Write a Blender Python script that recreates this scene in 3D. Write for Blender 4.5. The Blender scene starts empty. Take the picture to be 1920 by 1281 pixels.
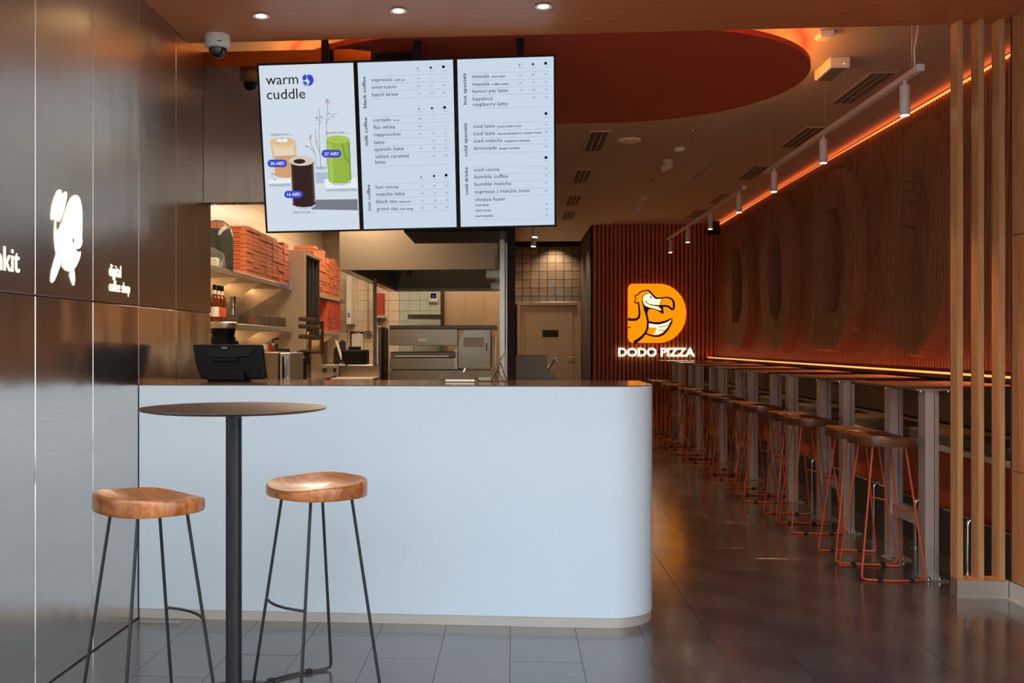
import bpy, bmesh, math, random
from mathutils import Vector, Matrix
random.seed(7)
scene = bpy.context.scene
COL = scene.collection
# ------------------------------------------------------------------ camera
F, CX, CY, TH, HC = 1850.0, 816.5, 646.0, math.radians(4.5), 1.283
cs, sn = math.cos(TH), math.sin(TH)
cam_d = bpy.data.cameras.new('camera'); cam = bpy.data.objects.new('camera', cam_d); COL.objects.link(cam)
cam_d.sensor_fit = 'HORIZONTAL'; cam_d.sensor_width = 36.0; cam_d.lens = 36.0 * F / 1920
cam_d.shift_x = (960 - CX) / 1920; cam_d.shift_y = (CY - 640.5) / 1920
cam_d.clip_start = 0.05; cam_d.clip_end = 200
cam.location = (0, 0, HC); cam.rotation_euler = (math.pi / 2, 0, TH)
scene.camera = cam
# ------------------------------------------------------------------ view
vs = scene.view_settings
vs.view_transform = 'Standard'; vs.look = 'None'; vs.gamma = 1.0; vs.use_curve_mapping = False
vs.exposure = 1.5
scene.cycles.caustics_refractive = False
# ------------------------------------------------------------------ sky (overcast daylight over the open shop front)
world = bpy.data.worlds.new('sky'); scene.world = world; world.use_nodes = True
wn = world.node_tree.nodes; wl = world.node_tree.links
bg = wn['Background']
wtc = wn.new('ShaderNodeTexCoord'); wsep = wn.new('ShaderNodeSeparateXYZ'); wr = wn.new('ShaderNodeValToRGB')
wl.new(wtc.outputs['Generated'], wsep.inputs[0]); wl.new(wsep.outputs['Z'], wr.inputs['Fac'])
wr.color_ramp.elements[0].position = 0.0; wr.color_ramp.elements[0].color = (.90, .93, .98, 1)
wr.color_ramp.elements[1].position = 0.8; wr.color_ramp.elements[1].color = (.66, .80, .98, 1)
wl.new(wr.outputs['Color'], bg.inputs['Color'])
bg.inputs['Strength'].default_value = 1.5

# ------------------------------------------------------------------ pixel helpers
def ray(px, py):
    u = (px - CX) / F; v = (CY - py) / F
    return Vector((cs * u - sn, sn * u + cs, v))
def onY(px, py, Y): r = ray(px, py); return r * (Y / r.y) + Vector((0, 0, HC))
def onX(px, py, X): r = ray(px, py); return r * (X / r.x) + Vector((0, 0, HC))
def onZ(px, py, Z): r = ray(px, py); return r * ((Z - HC) / r.z) + Vector((0, 0, HC))
def onP(px, py, o, n):
    r = ray(px, py); t = (o - Vector((0, 0, HC))).dot(n) / r.dot(n)
    return r * t + Vector((0, 0, HC))
def XatY(px, Y): return onY(px, CY, Y).x

# ------------------------------------------------------------------ materials
def lin(c):
    def f(v):
        v /= 255.0
        return v / 12.92 if v <= .04045 else ((v + .055) / 1.055) ** 2.4
    return tuple(f(v) for v in c[:3]) + (1.0,)
MATS = {}
def mat(name, col, rough=.5, metal=0., var=.12, scale=6., stretch=(1, 1, 1), bump=0., bscale=None, emit=0., ecol=None,
        alpha=1., trans=0., spec=.5, coat=0., rvar=0.):
    m = bpy.data.materials.new(name); m.use_nodes = True
    nt = m.node_tree; n = nt.nodes; l = nt.links; p = n['Principled BSDF']
    c = lin(col)
    p.inputs['Roughness'].default_value = rough; p.inputs['Metallic'].default_value = metal
    p.inputs['Specular IOR Level'].default_value = spec
    p.inputs['Coat Weight'].default_value = coat
    p.inputs['Coat Roughness'].default_value = .12
    if trans: p.inputs['Transmission Weight'].default_value = trans; p.inputs['IOR'].default_value = 1.35
    p.inputs['Alpha'].default_value = alpha
    tc = n.new('ShaderNodeTexCoord'); mp = n.new('ShaderNodeMapping'); mp.inputs['Scale'].default_value = stretch
    l.new(tc.outputs['Object'], mp.inputs[0])
    nz = n.new('ShaderNodeTexNoise'); nz.inputs['Scale'].default_value = scale; nz.inputs['Detail'].default_value = 5
    l.new(mp.outputs[0], nz.inputs['Vector'])
    rp = n.new('ShaderNodeValToRGB'); l.new(nz.outputs['Fac'], rp.inputs['Fac'])
    rp.color_ramp.elements[0].position = .3; rp.color_ramp.elements[1].position = .7
    rp.color_ramp.elements[0].color = tuple(v * (1 - var) for v in c[:3]) + (1,)
    rp.color_ramp.elements[1].color = tuple(min(1, v * (1 + var)) for v in c[:3]) + (1,)
    l.new(rp.outputs['Color'], p.inputs['Base Color'])
    if rvar:
        mr = n.new('ShaderNodeMapRange'); l.new(nz.outputs['Fac'], mr.inputs['Value'])
        mr.inputs['To Min'].default_value = max(.02, rough - rvar); mr.inputs['To Max'].default_value = rough + rvar
        l.new(mr.outputs[0], p.inputs['Roughness'])
    if bump:
        bp = n.new('ShaderNodeBump'); bp.inputs['Strength'].default_value = bump; bp.inputs['Distance'].default_value = .01
        nb = nz
        if bscale:
            nb = n.new('ShaderNodeTexNoise'); nb.inputs['Scale'].default_value = bscale; nb.inputs['Detail'].default_value = 2
            l.new(mp.outputs[0], nb.inputs['Vector'])
        l.new(nb.outputs['Fac'], bp.inputs['Height']); l.new(bp.outputs[0], p.inputs['Normal'])
    if emit:
        p.inputs['Emission Color'].default_value = lin(ecol or col); p.inputs['Emission Strength'].default_value = emit
    MATS[name] = m
    return m
def wood(name, a, b, rough=.5, axis=2, scale=7., coat=0., bump=.05):
    """grain running along one object axis"""
    m = bpy.data.materials.new(name); m.use_nodes = True
    nt = m.node_tree; n = nt.nodes; l = nt.links; p = n['Principled BSDF']
    p.inputs['Roughness'].default_value = rough; p.inputs['Coat Weight'].default_value = coat; p.inputs['Coat Roughness'].default_value = .1
    tc = n.new('ShaderNodeTexCoord'); mp = n.new('ShaderNodeMapping'); l.new(tc.outputs['Object'], mp.inputs[0])
    s = [9., 9., 9.]; s[axis] = .45; mp.inputs['Scale'].default_value = s
    nz = n.new('ShaderNodeTexNoise'); nz.inputs['Scale'].default_value = scale; nz.inputs['Detail'].default_value = 7; nz.inputs['Distortion'].default_value = .6
    l.new(mp.outputs[0], nz.inputs['Vector'])
    rp = n.new('ShaderNodeValToRGB'); l.new(nz.outputs['Fac'], rp.inputs['Fac'])
    rp.color_ramp.elements[0].position = .3; rp.color_ramp.elements[0].color = lin(a)
    rp.color_ramp.elements[1].position = .7; rp.color_ramp.elements[1].color = lin(b)
    l.new(rp.outputs['Color'], p.inputs['Base Color'])
    bp = n.new('ShaderNodeBump'); bp.inputs['Strength'].default_value = bump; bp.inputs['Distance'].default_value = .004
    l.new(nz.outputs['Fac'], bp.inputs['Height']); l.new(bp.outputs[0], p.inputs['Normal'])
    MATS[name] = m
    return m
def stave_wood(name, a, b):
    """butcher-block seat: short staves of differing tone"""
    m = wood(name, a, b, rough=.33, axis=0, scale=5., coat=.3)
    nt = m.node_tree; n = nt.nodes; l = nt.links; p = n['Principled BSDF']
    old = p.inputs['Base Color'].links[0].from_socket
    tc = n.new('ShaderNodeTexCoord'); br = n.new('ShaderNodeTexBrick'); l.new(tc.outputs['Object'], br.inputs['Vector'])
    br.inputs['Scale'].default_value = 1.0; br.inputs['Brick Width'].default_value = .13; br.inputs['Row Height'].default_value = .042
    br.inputs['Mortar Size'].default_value = .0004
    br.inputs['Color1'].default_value = (.62, .55, .5, 1); br.inputs['Color2'].default_value = (1.15, 1.1, 1.05, 1); br.inputs['Mortar'].default_value = (.4, .35, .3, 1)
    mx = n.new('ShaderNodeMix'); mx.data_type = 'RGBA'; mx.blend_type = 'MULTIPLY'; mx.inputs['Factor'].default_value = .9
    l.new(old, mx.inputs['A']); l.new(br.outputs['Color'], mx.inputs['B']); l.new(mx.outputs['Result'], p.inputs['Base Color'])
    return m
def wavy_steel(name, col, rough, ws, bump, aniso=0.):
    m = mat(name, col, rough=rough, metal=1., var=.04, scale=3., stretch=(1, .3, 30))
    nt = m.node_tree; n = nt.nodes; l = nt.links; p = n['Principled BSDF']
    tc = n.new('ShaderNodeTexCoord'); mp = n.new('ShaderNodeMapping'); l.new(tc.outputs['Object'], mp.inputs[0]); mp.inputs['Scale'].default_value = ws
    nz = n.new('ShaderNodeTexNoise'); nz.inputs['Scale'].default_value = 1.; nz.inputs['Detail'].default_value = 1.5
    l.new(mp.outputs[0], nz.inputs['Vector'])
    bp = n.new('ShaderNodeBump'); bp.inputs['Strength'].default_value = 1.; bp.inputs['Distance'].default_value = bump
    if aniso:
        p.inputs['Anisotropic'].default_value = aniso
        tv = n.new('ShaderNodeCombineXYZ'); tv.inputs['Z'].default_value = 1.; l.new(tv.outputs[0], p.inputs['Tangent'])
    l.new(nz.outputs['Fac'], bp.inputs['Height']); l.new(bp.outputs[0], p.inputs['Normal'])
    return m
def brick_mat(name, c1, c2, mortar, w, h, rough=.3):
    m = bpy.data.materials.new(name); m.use_nodes = True
    nt = m.node_tree; n = nt.nodes; l = nt.links; p = n['Principled BSDF']; p.inputs['Roughness'].default_value = rough
    tc = n.new('ShaderNodeTexCoord'); sp = n.new('ShaderNodeSeparateXYZ'); cb = n.new('ShaderNodeCombineXYZ')
    l.new(tc.outputs['Object'], sp.inputs[0]); l.new(sp.outputs['Y'], cb.inputs['X']); l.new(sp.outputs['Z'], cb.inputs['Y'])
    br = n.new('ShaderNodeTexBrick'); l.new(cb.outputs[0], br.inputs['Vector']); br.offset = 0
    br.inputs['Scale'].default_value = 1.0; br.inputs['Brick Width'].default_value = w; br.inputs['Row Height'].default_value = h
    br.inputs['Mortar Size'].default_value = .003
    br.inputs['Color1'].default_value = lin(c1); br.inputs['Color2'].default_value = lin(c2); br.inputs['Mortar'].default_value = lin(mortar)
    l.new(br.outputs['Color'], p.inputs['Base Color'])
    MATS[name] = m
    return m

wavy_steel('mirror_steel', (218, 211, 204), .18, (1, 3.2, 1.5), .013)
wavy_steel('mirror_steel_upper_dim', (186, 172, 158), .31, (1, 3.2, 1.5), .013)  # same steel as below, colour darkened to dim the mirrored menu screens
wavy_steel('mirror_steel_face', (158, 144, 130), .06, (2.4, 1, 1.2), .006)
mat('steel', (164, 150, 130), rough=.24, bump=.25, bscale=2.2, metal=1., var=.03, scale=2., rvar=.06)
mat('door_steel', (132, 114, 96), rough=.42, metal=.35, var=.04, scale=1.5)
mat('steel_light', (214, 204, 190), rough=.36, metal=.9, var=.03, scale=3.)
mat('steel_dark', (110, 104, 98), rough=.35, metal=1., var=.1)
mat('hood_steel', (150, 138, 122), rough=.3, metal=1., var=.02, scale=.6)
mat('steel_panel', (196, 184, 168), rough=.4, metal=.55, var=.03)
mat('chrome', (220, 220, 220), rough=.08, metal=1., var=.02)
mat('kick_steel', (206, 196, 184), rough=.38, metal=.4, var=.05, scale=3.)
mat('beam_steel', (218, 208, 196), rough=.34, metal=.6, var=.06, scale=3., stretch=(1, 1, .3), rvar=.1)
mat('counter_white', (216, 229, 234), rough=.28, var=.012, scale=2., coat=.25)
mat('counter_stone', (92, 70, 58), rough=.12, var=.15, scale=20.)
mat('black_metal', (30, 29, 29), rough=.42, var=.12, scale=20.)
mat('table_brown', (72, 53, 45), rough=.32, var=.08, scale=12.)
mat('table_gloss', (84, 60, 50), rough=.13, var=.08, scale=12.)
mat('orange_metal', (205, 84, 30), rough=.38, var=.06)
mat('rubber', (22, 22, 22), rough=.8)
mat('tile_floor', (70, 64, 62), rough=.2, spec=1., coat=.35, var=.25, scale=2.6, bump=.06, bscale=40., rvar=.09)
mat('floor_grout', (58, 55, 54), rough=.8, var=.1)
mat('floor_far', (70, 64, 62), rough=.2, spec=1., coat=.35, var=.25, scale=2.6, rvar=.09)
wood('oak_post', (186, 128, 78), (214, 158, 104), rough=.5)
wood('oak_panel', (176, 112, 66), (204, 142, 92), rough=.5)
wood('soffit_veneer', (198, 116, 64), (216, 134, 80), rough=.42, axis=0, scale=4., bump=.02)
wood('seat_dark', (92, 52, 28), (120, 70, 38), rough=.35, axis=1, coat=.2)
stave_wood('seat_oak', (156, 86, 38), (204, 130, 68))
wood('slat_brown', (192, 106, 64), (214, 126, 80), rough=.55)
wood('fin_brown', (150, 98, 66), (178, 122, 84), rough=.5)
mat('wall_brown', (92, 46, 28), rough=.7)
mat('ceiling_paint', (196, 180, 164), rough=.8, var=.03)
mat('disc_red', (196, 76, 50), rough=.65, var=.05, scale=3.)
mat('orange_panel', (166, 60, 30), rough=.45, var=.05)
mat('leather_brown', (70, 52, 44), rough=.5, var=.12, scale=30., bump=.1)
mat('leather_grey', (84, 72, 62), rough=.5, var=.1, scale=30., bump=.1)
mat('plinth_dark', (48, 40, 36), rough=.4)
mat('plastic_white', (226, 222, 214), rough=.45, var=.02)
mat('plastic_black', (11, 11, 11), rough=.5, spec=.22, var=.08, scale=12.)
mat('smoked_dome', (26, 26, 27), rough=.06, coat=.6)
mat('dark_paint', (40, 30, 26), rough=.85, spec=.2)
mat('kitchen_paint', (206, 190, 166), rough=.7, var=.04)
mat('tile_cream', (228, 212, 186), rough=.25, var=.03, scale=1.5)
mat('tile_green', (186, 200, 188), rough=.25, var=.03)
mat('panel_beige', (234, 210, 178), rough=.5, var=.04)
mat('grout_cream', (170, 156, 136), rough=.8)
mat('tile_bronze', (104, 94, 84), rough=.14, var=.25, scale=5., metal=.5)
brick_mat('tile_wall_side', (232, 216, 190), (226, 208, 180), (176, 160, 138), .075, .155)
mat('cardboard', (188, 104, 62), rough=.75, var=.1, scale=20.)
mat('cardboard_red', (184, 74, 46), rough=.75, var=.1, scale=20.)
mat('box_print', (120, 44, 20), rough=.8)
mat('brown_pack', (92, 70, 52), rough=.8, var=.2, scale=16.)
mat('paper', (232, 226, 214), rough=.8, var=.03)
mat('clear_plastic', (230, 230, 228), rough=.08, trans=.9, alpha=.5)
mat('glass', (236, 244, 242), rough=.02, trans=.97, var=0.)
mat('syrup', (96, 40, 16), rough=.1, coat=.5, var=.1)
mat('label_white', (220, 214, 205), rough=.6)
mat('blue_film', (96, 104, 176), rough=.4)
mat('led_orange', (255, 132, 52), emit=1.2, ecol=(255, 120, 60), rough=.6, var=0.)
mat('led_amber', (255, 180, 90), emit=14., ecol=(255, 176, 84), rough=.6, var=0.)
mat('lamp_warm', (255, 226, 180), emit=22., ecol=(255, 214, 160), rough=.6, var=0.)
mat('shelf_led', (255, 214, 160), emit=2.2, ecol=(255, 200, 140), rough=.6, var=0.)
mat('panel_warm', (255, 236, 206), emit=8.5, ecol=(255, 226, 188), rough=.6, var=0.)
mat('sign_orange', (255, 150, 0), emit=0.36, ecol=(255, 148, 0), rough=.5, var=.05)
mat('sign_orange_side', (240, 110, 0), emit=0.22, ecol=(255, 110, 0), rough=.5, var=.05)
mat('sign_cream', (255, 236, 190), emit=0.42, ecol=(255, 240, 205), rough=.5, var=0.)
mat('sign_white', (255, 246, 226), emit=.7, ecol=(255, 236, 200), rough=.5, var=0.)
mat('sign_line', (66, 22, 10), rough=.7)
mat('screen_glow', (12, 13, 15), emit=.345, ecol=(200, 216, 233), rough=.3, var=0., spec=.2)
mat('screen_glow_white', (12, 13, 15), emit=.35, ecol=(208, 219, 232), rough=.3, var=0., spec=.2)
mat('ink', (18, 22, 28), rough=.6, spec=.1)
mat('ink_grey', (40, 42, 46), emit=.12, ecol=(150, 160, 172), rough=.6, spec=.1)
mat('line_grey', (12, 12, 13), rough=.6, emit=.30, ecol=(170, 182, 194), spec=.1)
for nm, c in {'blue': (58, 72, 200), 'white': (236, 240, 244), 'coffee': (50, 28, 26), 'coffee2': (84, 56, 52), 'green2': (168, 196, 92), 'green3': (118, 152, 48), 'crema2': (232, 206, 166), 'foam': (214, 200, 186), 'milk': (232, 214, 190),
              'latte': (214, 160, 112), 'crema': (222, 190, 140), 'green': (150, 182, 66), 'greenlight': (172, 198, 84),
              'glassgrey': (190, 198, 202), 'shade': (176, 190, 206), 'shadow': (120, 124, 136), 'twig': (120, 96, 92), 'petal': (168, 110, 104)}.items():
    mat('pic_' + nm, (12, 12, 13), rough=.3, emit=.34, ecol=c, var=0., spec=.1)
mat('paving', (150, 148, 144), rough=.7, var=.1)
mat('facade', (214, 212, 204), rough=.7, var=.04)
mat('facade_glass', (70, 84, 92), rough=.1)

# ------------------------------------------------------------------ mesh builder
class MB:
    def __init__(s): s.v = []; s.f = []
    def add(s, vs, fs):
        o = len(s.v); s.v += [tuple(v) for v in vs]; s.f += [tuple(i + o for i in q) for q in fs]; return s
    def box(s, x0, x1, y0, y1, z0, z1):
        return s.add([(x0, y0, z0), (x1, y0, z0), (x1, y1, z0), (x0, y1, z0), (x0, y0, z1), (x1, y0, z1), (x1, y1, z1), (x0, y1, z1)],
                     [(0, 3, 2, 1), (4, 5, 6, 7), (0, 1, 5, 4), (1, 2, 6, 5), (2, 3, 7, 6), (3, 0, 4, 7)])
    def prism(s, pts, ext):
        """closed 3D outline pushed along vector ext"""
        n = len(pts); e = Vector(ext); a = [Vector(p) for p in pts]
        return s.add(a + [p + e for p in a], [tuple(range(n))[::-1], tuple(range(n, 2 * n))] + [(i, (i + 1) % n, n + (i + 1) % n, n + i) for i in range(n)])
    def tube(s, path, r, n=8, caps=True):
        P = [Vector(p) for p in path]; vs = []; up = None
        for i, p in enumerate(P):
            d = (P[min(i + 1, len(P) - 1)] - P[max(i - 1, 0)]).normalized()
            if up is None: up = Vector((0, 0, 1)) if abs(d.z) < .9 else Vector((1, 0, 0))
            a = d.cross(up).normalized(); b = a.cross(d).normalized(); up = b
            rr = r[i] if isinstance(r, (list, tuple)) else r
            vs += [p + (a * math.cos(2 * math.pi * k / n) + b * math.sin(2 * math.pi * k / n)) * rr for k in range(n)]
        fs = []
        for i in range(len(P) - 1):
            for k in range(n):
                fs.append((i * n + k, i * n + (k + 1) % n, (i + 1) * n + (k + 1) % n, (i + 1) * n + k))
        if caps: fs += [tuple(range(n))[::-1], tuple(range((len(P) - 1) * n, len(P) * n))]
        return s.add(vs, fs)
    def lathe(s, prof, c=(0, 0, 0), n=24, axis='Z', sy=1.):
        vs = []; cx, cy, cz = c
        for r, z in prof:
            for k in range(n):
                a = 2 * math.pi * k / n
                x, y = r * math.cos(a), r * math.sin(a) * sy
                vs.append((cx + x, cy + y, cz + z) if axis == 'Z' else (cx + x, cy + z, cz + y) if axis == 'Y' else (cx + z, cy + x, cz + y))
        fs = []
        for i in range(len(prof) - 1):
            for k in range(n): fs.append((i * n + k, i * n + (k + 1) % n, (i + 1) * n + (k + 1) % n, (i + 1) * n + k))
        if prof[0][0] > 1e-5: fs.append(tuple(range(n))[::-1])
        if prof[-1][0] > 1e-5: fs.append(tuple(range((len(prof) - 1) * n, len(prof) * n)))
        return s.add(vs, fs)
    def mesh(s, name, m, smooth=False, bevel=0., seg=1):
        me = bpy.data.meshes.new(name); me.from_pydata(s.v, [], s.f)
        bm = bmesh.new(); bm.from_mesh(me)
        if smooth: bmesh.ops.remove_doubles(bm, verts=bm.verts, dist=1e-5)
        bmesh.ops.recalc_face_normals(bm, faces=bm.faces)
        if bevel: bmesh.ops.bevel(bm, geom=bm.edges[:], offset=bevel, segments=seg, affect='EDGES', profile=.5)
        bm.to_mesh(me); bm.free()
        me.materials.append(MATS[m])
        if smooth:
            for p in me.polygons: p.use_smooth = True
            me.set_sharp_from_angle(angle=math.radians(38))
        return me
    def build(s, name, m, parent=None, smooth=False, bevel=0., seg=1):
        o = bpy.data.objects.new(name, s.mesh(name, m, smooth, bevel, seg)); COL.objects.link(o)
        if parent is not None: attach(o, parent)
        return o
def attach(o, p):
    o.parent = p
    M = Matrix.Translation(p.location) @ p.rotation_euler.to_matrix().to_4x4()
    o.matrix_parent_inverse = M.inverted()
def tag(o, label=None, cat=None, group=None, kind=None):
    if label: o['label'] = label
    if cat: o['category'] = cat
    if group: o['group'] = group
    if kind: o['kind'] = kind
    return o
def thing(name, label, cat, loc=(0, 0, 0), group=None):
    e = bpy.data.objects.new(name, None); COL.objects.link(e); e.location = loc; e.empty_display_size = .05
    return tag(e, label, cat, group)
def B(x0, x1, y0, y1, z0, z1): return MB().box(min(x0, x1), max(x0, x1), min(y0, y1), max(y0, y1), min(z0, z1), max(z0, z1))
def struct(name, mb, m, **k):
    o = mb.build(name, m, **k); o['kind'] = 'structure'; return o
def copy_tree(o, parent=None):
    c = o.copy(); COL.objects.link(c)
    if parent is not None: c.parent = parent
    for ch in list(o.children): copy_tree(ch, c)
    return c
def part_copy(me, name, parent, loc=(0, 0, 0), rotz=0.):
    o = bpy.data.objects.new(name, me); COL.objects.link(o); o.location = loc; o.rotation_euler = (0, 0, rotz)
    attach(o, parent); return o
ORD = ['zeroth', 'first', 'second', 'third', 'fourth', 'fifth', 'sixth', 'seventh', 'eighth', 'ninth', 'tenth', 'eleventh', 'twelfth', 'thirteenth', 'fourteenth', 'fifteenth', 'sixteenth', 'seventeenth']
def lamp(name, kind, loc, energy, col, parent=None, size=.1, rot=(0, 0, 0), size_y=None, spot=None, blend=.5):
    d = bpy.data.lights.new(name, kind); d.energy = energy; d.color = lin(col)[:3]
    if kind == 'AREA':
        d.size = size
        if size_y: d.shape = 'RECTANGLE'; d.size_y = size_y
    else: d.shadow_soft_size = size
    if spot: d.spot_size = math.radians(spot); d.spot_blend = blend
    o = bpy.data.objects.new(name, d); COL.objects.link(o); o.location = loc; o.rotation_euler = rot
    if parent is not None: attach(o, parent)
    return o

# ================================================================== STRUCTURE
XL, XR, YF, YD, ZC, ZS = -1.75, 3.08, 15.16, 17.5, 3.10, 2.92
SOF = 5.24                                   # back edge of the low front soffit
# ---- floor: grout bed with real tiles up to 8.3 m, material beyond
floor = struct('floor', B(-3.0, 3.3, -1.0, 7.6, -.12, -.004), 'floor_grout')
MB().box(-3.0, 3.3, 7.6, 18.0, -.12, -.0009).build('floor_slab', 'floor_far', floor)
tw, tl = .2915, .583
tile_me = MB().box(-tw / 2 + .0007, tw / 2 - .0007, -tl / 2 + .0007, tl / 2 - .0007, -.012, 0).mesh('tile', 'tile_floor', bevel=.0008)
x = .57 - tw * 8 + tw / 2
col_i = 0
while x < 3.2:
    y = 2.55 + (tl / 2 if col_i % 2 else 0)
    while y < 8.3 - tl / 2 + .01:
        part_copy(tile_me, 'tile', floor, (x, y, random.uniform(-.0006, .0)))
        y += tl
    x += tw; col_i += 1
MB().box(-3.0, 3.3, -1.0, 2.2, -.004, 0).build('floor_slab', 'floor_far', floor)
# ---- outside the open front
tag(struct('ground_outside', B(-30, 30, -40, -1.0, -.2, -.02), 'paving'), kind='structure')
fac = struct('wall_opposite_building', B(-22, 22, -18.4, -18, -.02, 9), 'facade')
win_me = MB().box(-.9, .9, -.03, .05, -1.1, 1.1).mesh('window_pane', 'facade_glass')
for i in range(-6, 7):
    for k in range(3): part_copy(win_me, 'window_pane', fac, (i * 3.1, -17.98, 1.7 + k * 2.8))

# ---- left steel wall, panel by panel
wall_left = struct('wall_left', B(XL - .14, XL - .014, 2.2, 5.60, 0, 3.2), 'steel_dark')
seams = [2.2, 2.485, 2.99, 3.497, 3.997, 4.503, 5.017, 5.612]
ZSEAM = 1.463
for a, b in zip(seams[:-1], seams[1:]):
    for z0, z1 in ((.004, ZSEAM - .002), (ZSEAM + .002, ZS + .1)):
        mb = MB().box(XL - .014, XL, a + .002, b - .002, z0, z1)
        mb.build('steel_panel', 'mirror_steel' if z0 < 1 else 'mirror_steel_upper_dim', wall_left, bevel=.0022)
# ---- mirror bulkhead over the kitchen opening
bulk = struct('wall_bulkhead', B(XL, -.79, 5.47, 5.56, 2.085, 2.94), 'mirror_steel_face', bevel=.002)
for xs in (-1.40, -1.06):
    MB().box(xs, xs + .003, 5.466, 5.47, 2.09, 2.935).build('panel_joint', 'steel_dark', bulk)
MB().box(-.79, -.53, 5.6, 6.2, 2.3, 3.1).build('duct_casing', 'dark_paint', bulk)
# ---- soffit over the front, dining ceiling
soffit = struct('ceiling_soffit', B(XL - .14, 3.3, 2.2, SOF, ZS, 3.3), 'soffit_veneer')
struct('ceiling', B(-3.0, 3.3, SOF, 18.0, ZC, 3.3), 'ceiling_paint')
# ---- right front wood wall
XP, YP = 2.49, 5.166
wrf = struct('wall_front_right', B(XP + .02, 3.3, 2.2, YP - .012, 0, ZS), 'wall_brown')
yy = [2.21, 3.1, 4.14, YP]
for a, b in zip(yy[:-1], yy[1:]):
    for z0, z1 in ((.098, .649), (.653, 1.825), (1.829, ZS)):
        MB().box(XP, XP + .02, a + .001, b - .001, z0, z1).build('wood_panel', 'oak_panel', wrf, bevel=.0012)
MB().box(XP, 3.2, YP - .012, YP, .098, ZS).build('wood_panel', 'oak_panel', wrf)
MB().box(XP - .006, XP + .02, 2.21, YP, .0, .094).build('steel_kick', 'kick_steel', wrf, bevel=.001)
MB().box(XP - .016, XP - .006, 2.21, YP, .0, .012).build('steel_kick_lip', 'kick_steel', wrf)
# ---- dining right wall with relief fins
wall_right = struct('wall_right', B(XR, 3.3, YP, 18.0, 0, ZC), 'wall_brown')
def letter_depth(Y, Z):
    p = .045
    z = Z - 2.05
    for kind, yc in (('D', 13.2), ('O', 11.35), ('D', 9.37), ('O', 7.5)):
        x = yc - Y
        if abs(x) > .75: continue
        if kind == 'O':
            o = (x / .66) ** 2 + (z / .86) ** 2 < 1; i = (x / .30) ** 2 + (z / .50) ** 2 < 1
        else:
            o = -.6 < x and abs(z) < .84 and (x < -.05 or ((x + .05) / .68) ** 2 + (z / .84) ** 2 < 1)
            i = -.26 < x and abs(z) < .48 and (x < 0 or (x / .32) ** 2 + (z / .48) ** 2 < 1)
        if o and not i: p += .11
        elif i: p -= .02
    return p + .012 * math.sin(Z * 2.1 + Y * .7)
ZF0, ZF1 = 1.115, 3.055
nz_ = 64
y = YP + .12
while y < YF - .03:
    mb = MB(); vs = []; fs = []
    for k in range(nz_ + 1):
        z = ZF0 + (ZF1 - ZF0) * k / nz_
        xf = XR - letter_depth(y, z)
        vs += [(xf, y - .011, z), (xf, y + .011, z), (XR, y + .011, z), (XR, y - .011, z)]
    for k in range(nz_):
        a = 4 * k; b = a + 4
        fs += [(a, a + 1, b + 1, b), (a + 1, a + 2, b + 2, b + 1), (a + 3, a, b, b + 3)]
    fs += [(3, 2, 1, 0), (4 * nz_, 4 * nz_ + 1, 4 * nz_ + 2, 4 * nz_ + 3)]
    mb.add(vs, fs).build('relief_fin', 'fin_brown', wall_right)
    y += .05
MB().box(2.90, XR, YP + .02, YF, 1.055, 1.082).build('ledge', 'wall_brown', wall_right)
for a, b, z in ((YP + .05, YF - .05, 1.0845),):
    s = MB().box(2.912, 2.962, a, b, 1.082, 1.093).build('led_strip', 'led_orange'); tag(s, 'glowing orange light strip on the ledge below the relief wall', 'light strip')
s = MB().box(3.040, 3.068, YP + .05, YF - .05, 3.058, 3.068).build('led_strip', 'led_orange'); tag(s, 'glowing orange light strip along the ceiling edge of the relief wall', 'light strip')
# ---- far slatted wall
XF0 = 1.212
wall_far = struct('wall_far', B(XF0, 3.3, YF + .02, 18.0, 0, ZC), 'wall_brown')
rib = MB().box(-.021, .021, -.02, .02, .0, ZC).mesh('wall_slat', 'slat_brown', bevel=.003)
x = XF0 + .03
while x < XR - .02:
    part_copy(rib, 'wall_slat', wall_far, (x, YF, 0)); x += .062
# ---- back corridor wall with steel door and glossy tiles
wall_back = struct('wall_back', B(.0, XF0, YD, YD + .15, 0, ZC), 'dark_paint')
tb = MB().box(-.070, .070, -.012, .0, -.070, .070).mesh('wall_tile', 'tile_bronze', bevel=.004)
for i in range(8):
    for k in range(7):
        o = part_copy(tb, 'wall_tile', wall_back, (.09 + i * .146, YD, 2.06 + k * .146))
        o.rotation_euler = (random.uniform(-.012, .012), 0, random.uniform(-.012, .012))
MB().box(XF0 - .03, XF0, YF + .05, YD, 0, ZC).build('side_cladding', 'dark_paint', wall_far)
d1 = struct('door_1', B(.13, 1.13, YD - .05, YD + .02, 0.004, 1.97), 'door_steel', bevel=.004)
for a in ((.07, .13, 0.0, 2.03), (1.13, 1.19, 0.0, 2.03), (.13, 1.13, 1.97, 2.03)):
    MB().box(a[0], a[1], YD - .08, YD, a[2], a[3]).build('door_frame', 'door_steel', d1, bevel=.004)
leaf = MB().box(.21, 1.05, YD - .06, YD - .05, .12, 1.88).build('door_leaf_panel', 'door_steel', d1, bevel=.004)
p0, p1 = onY(1017, 619, YD - .06), onY(1047, 632, YD - .06)
MB().box(p0.x, p1.x, YD - .066, YD - .06, p1.z, p0.z).build('door_sign', 'plastic_black', leaf)
p0 = onY(1072, 671, YD - .06)
MB().tube([(p0.x - .06, YD - .11, p0.z), (p0.x + .05, YD - .11, p0.z), (p0.x + .05, YD - .06, p0.z)], .011).build('door_handle', 'steel_dark', leaf, smooth=True)
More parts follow.
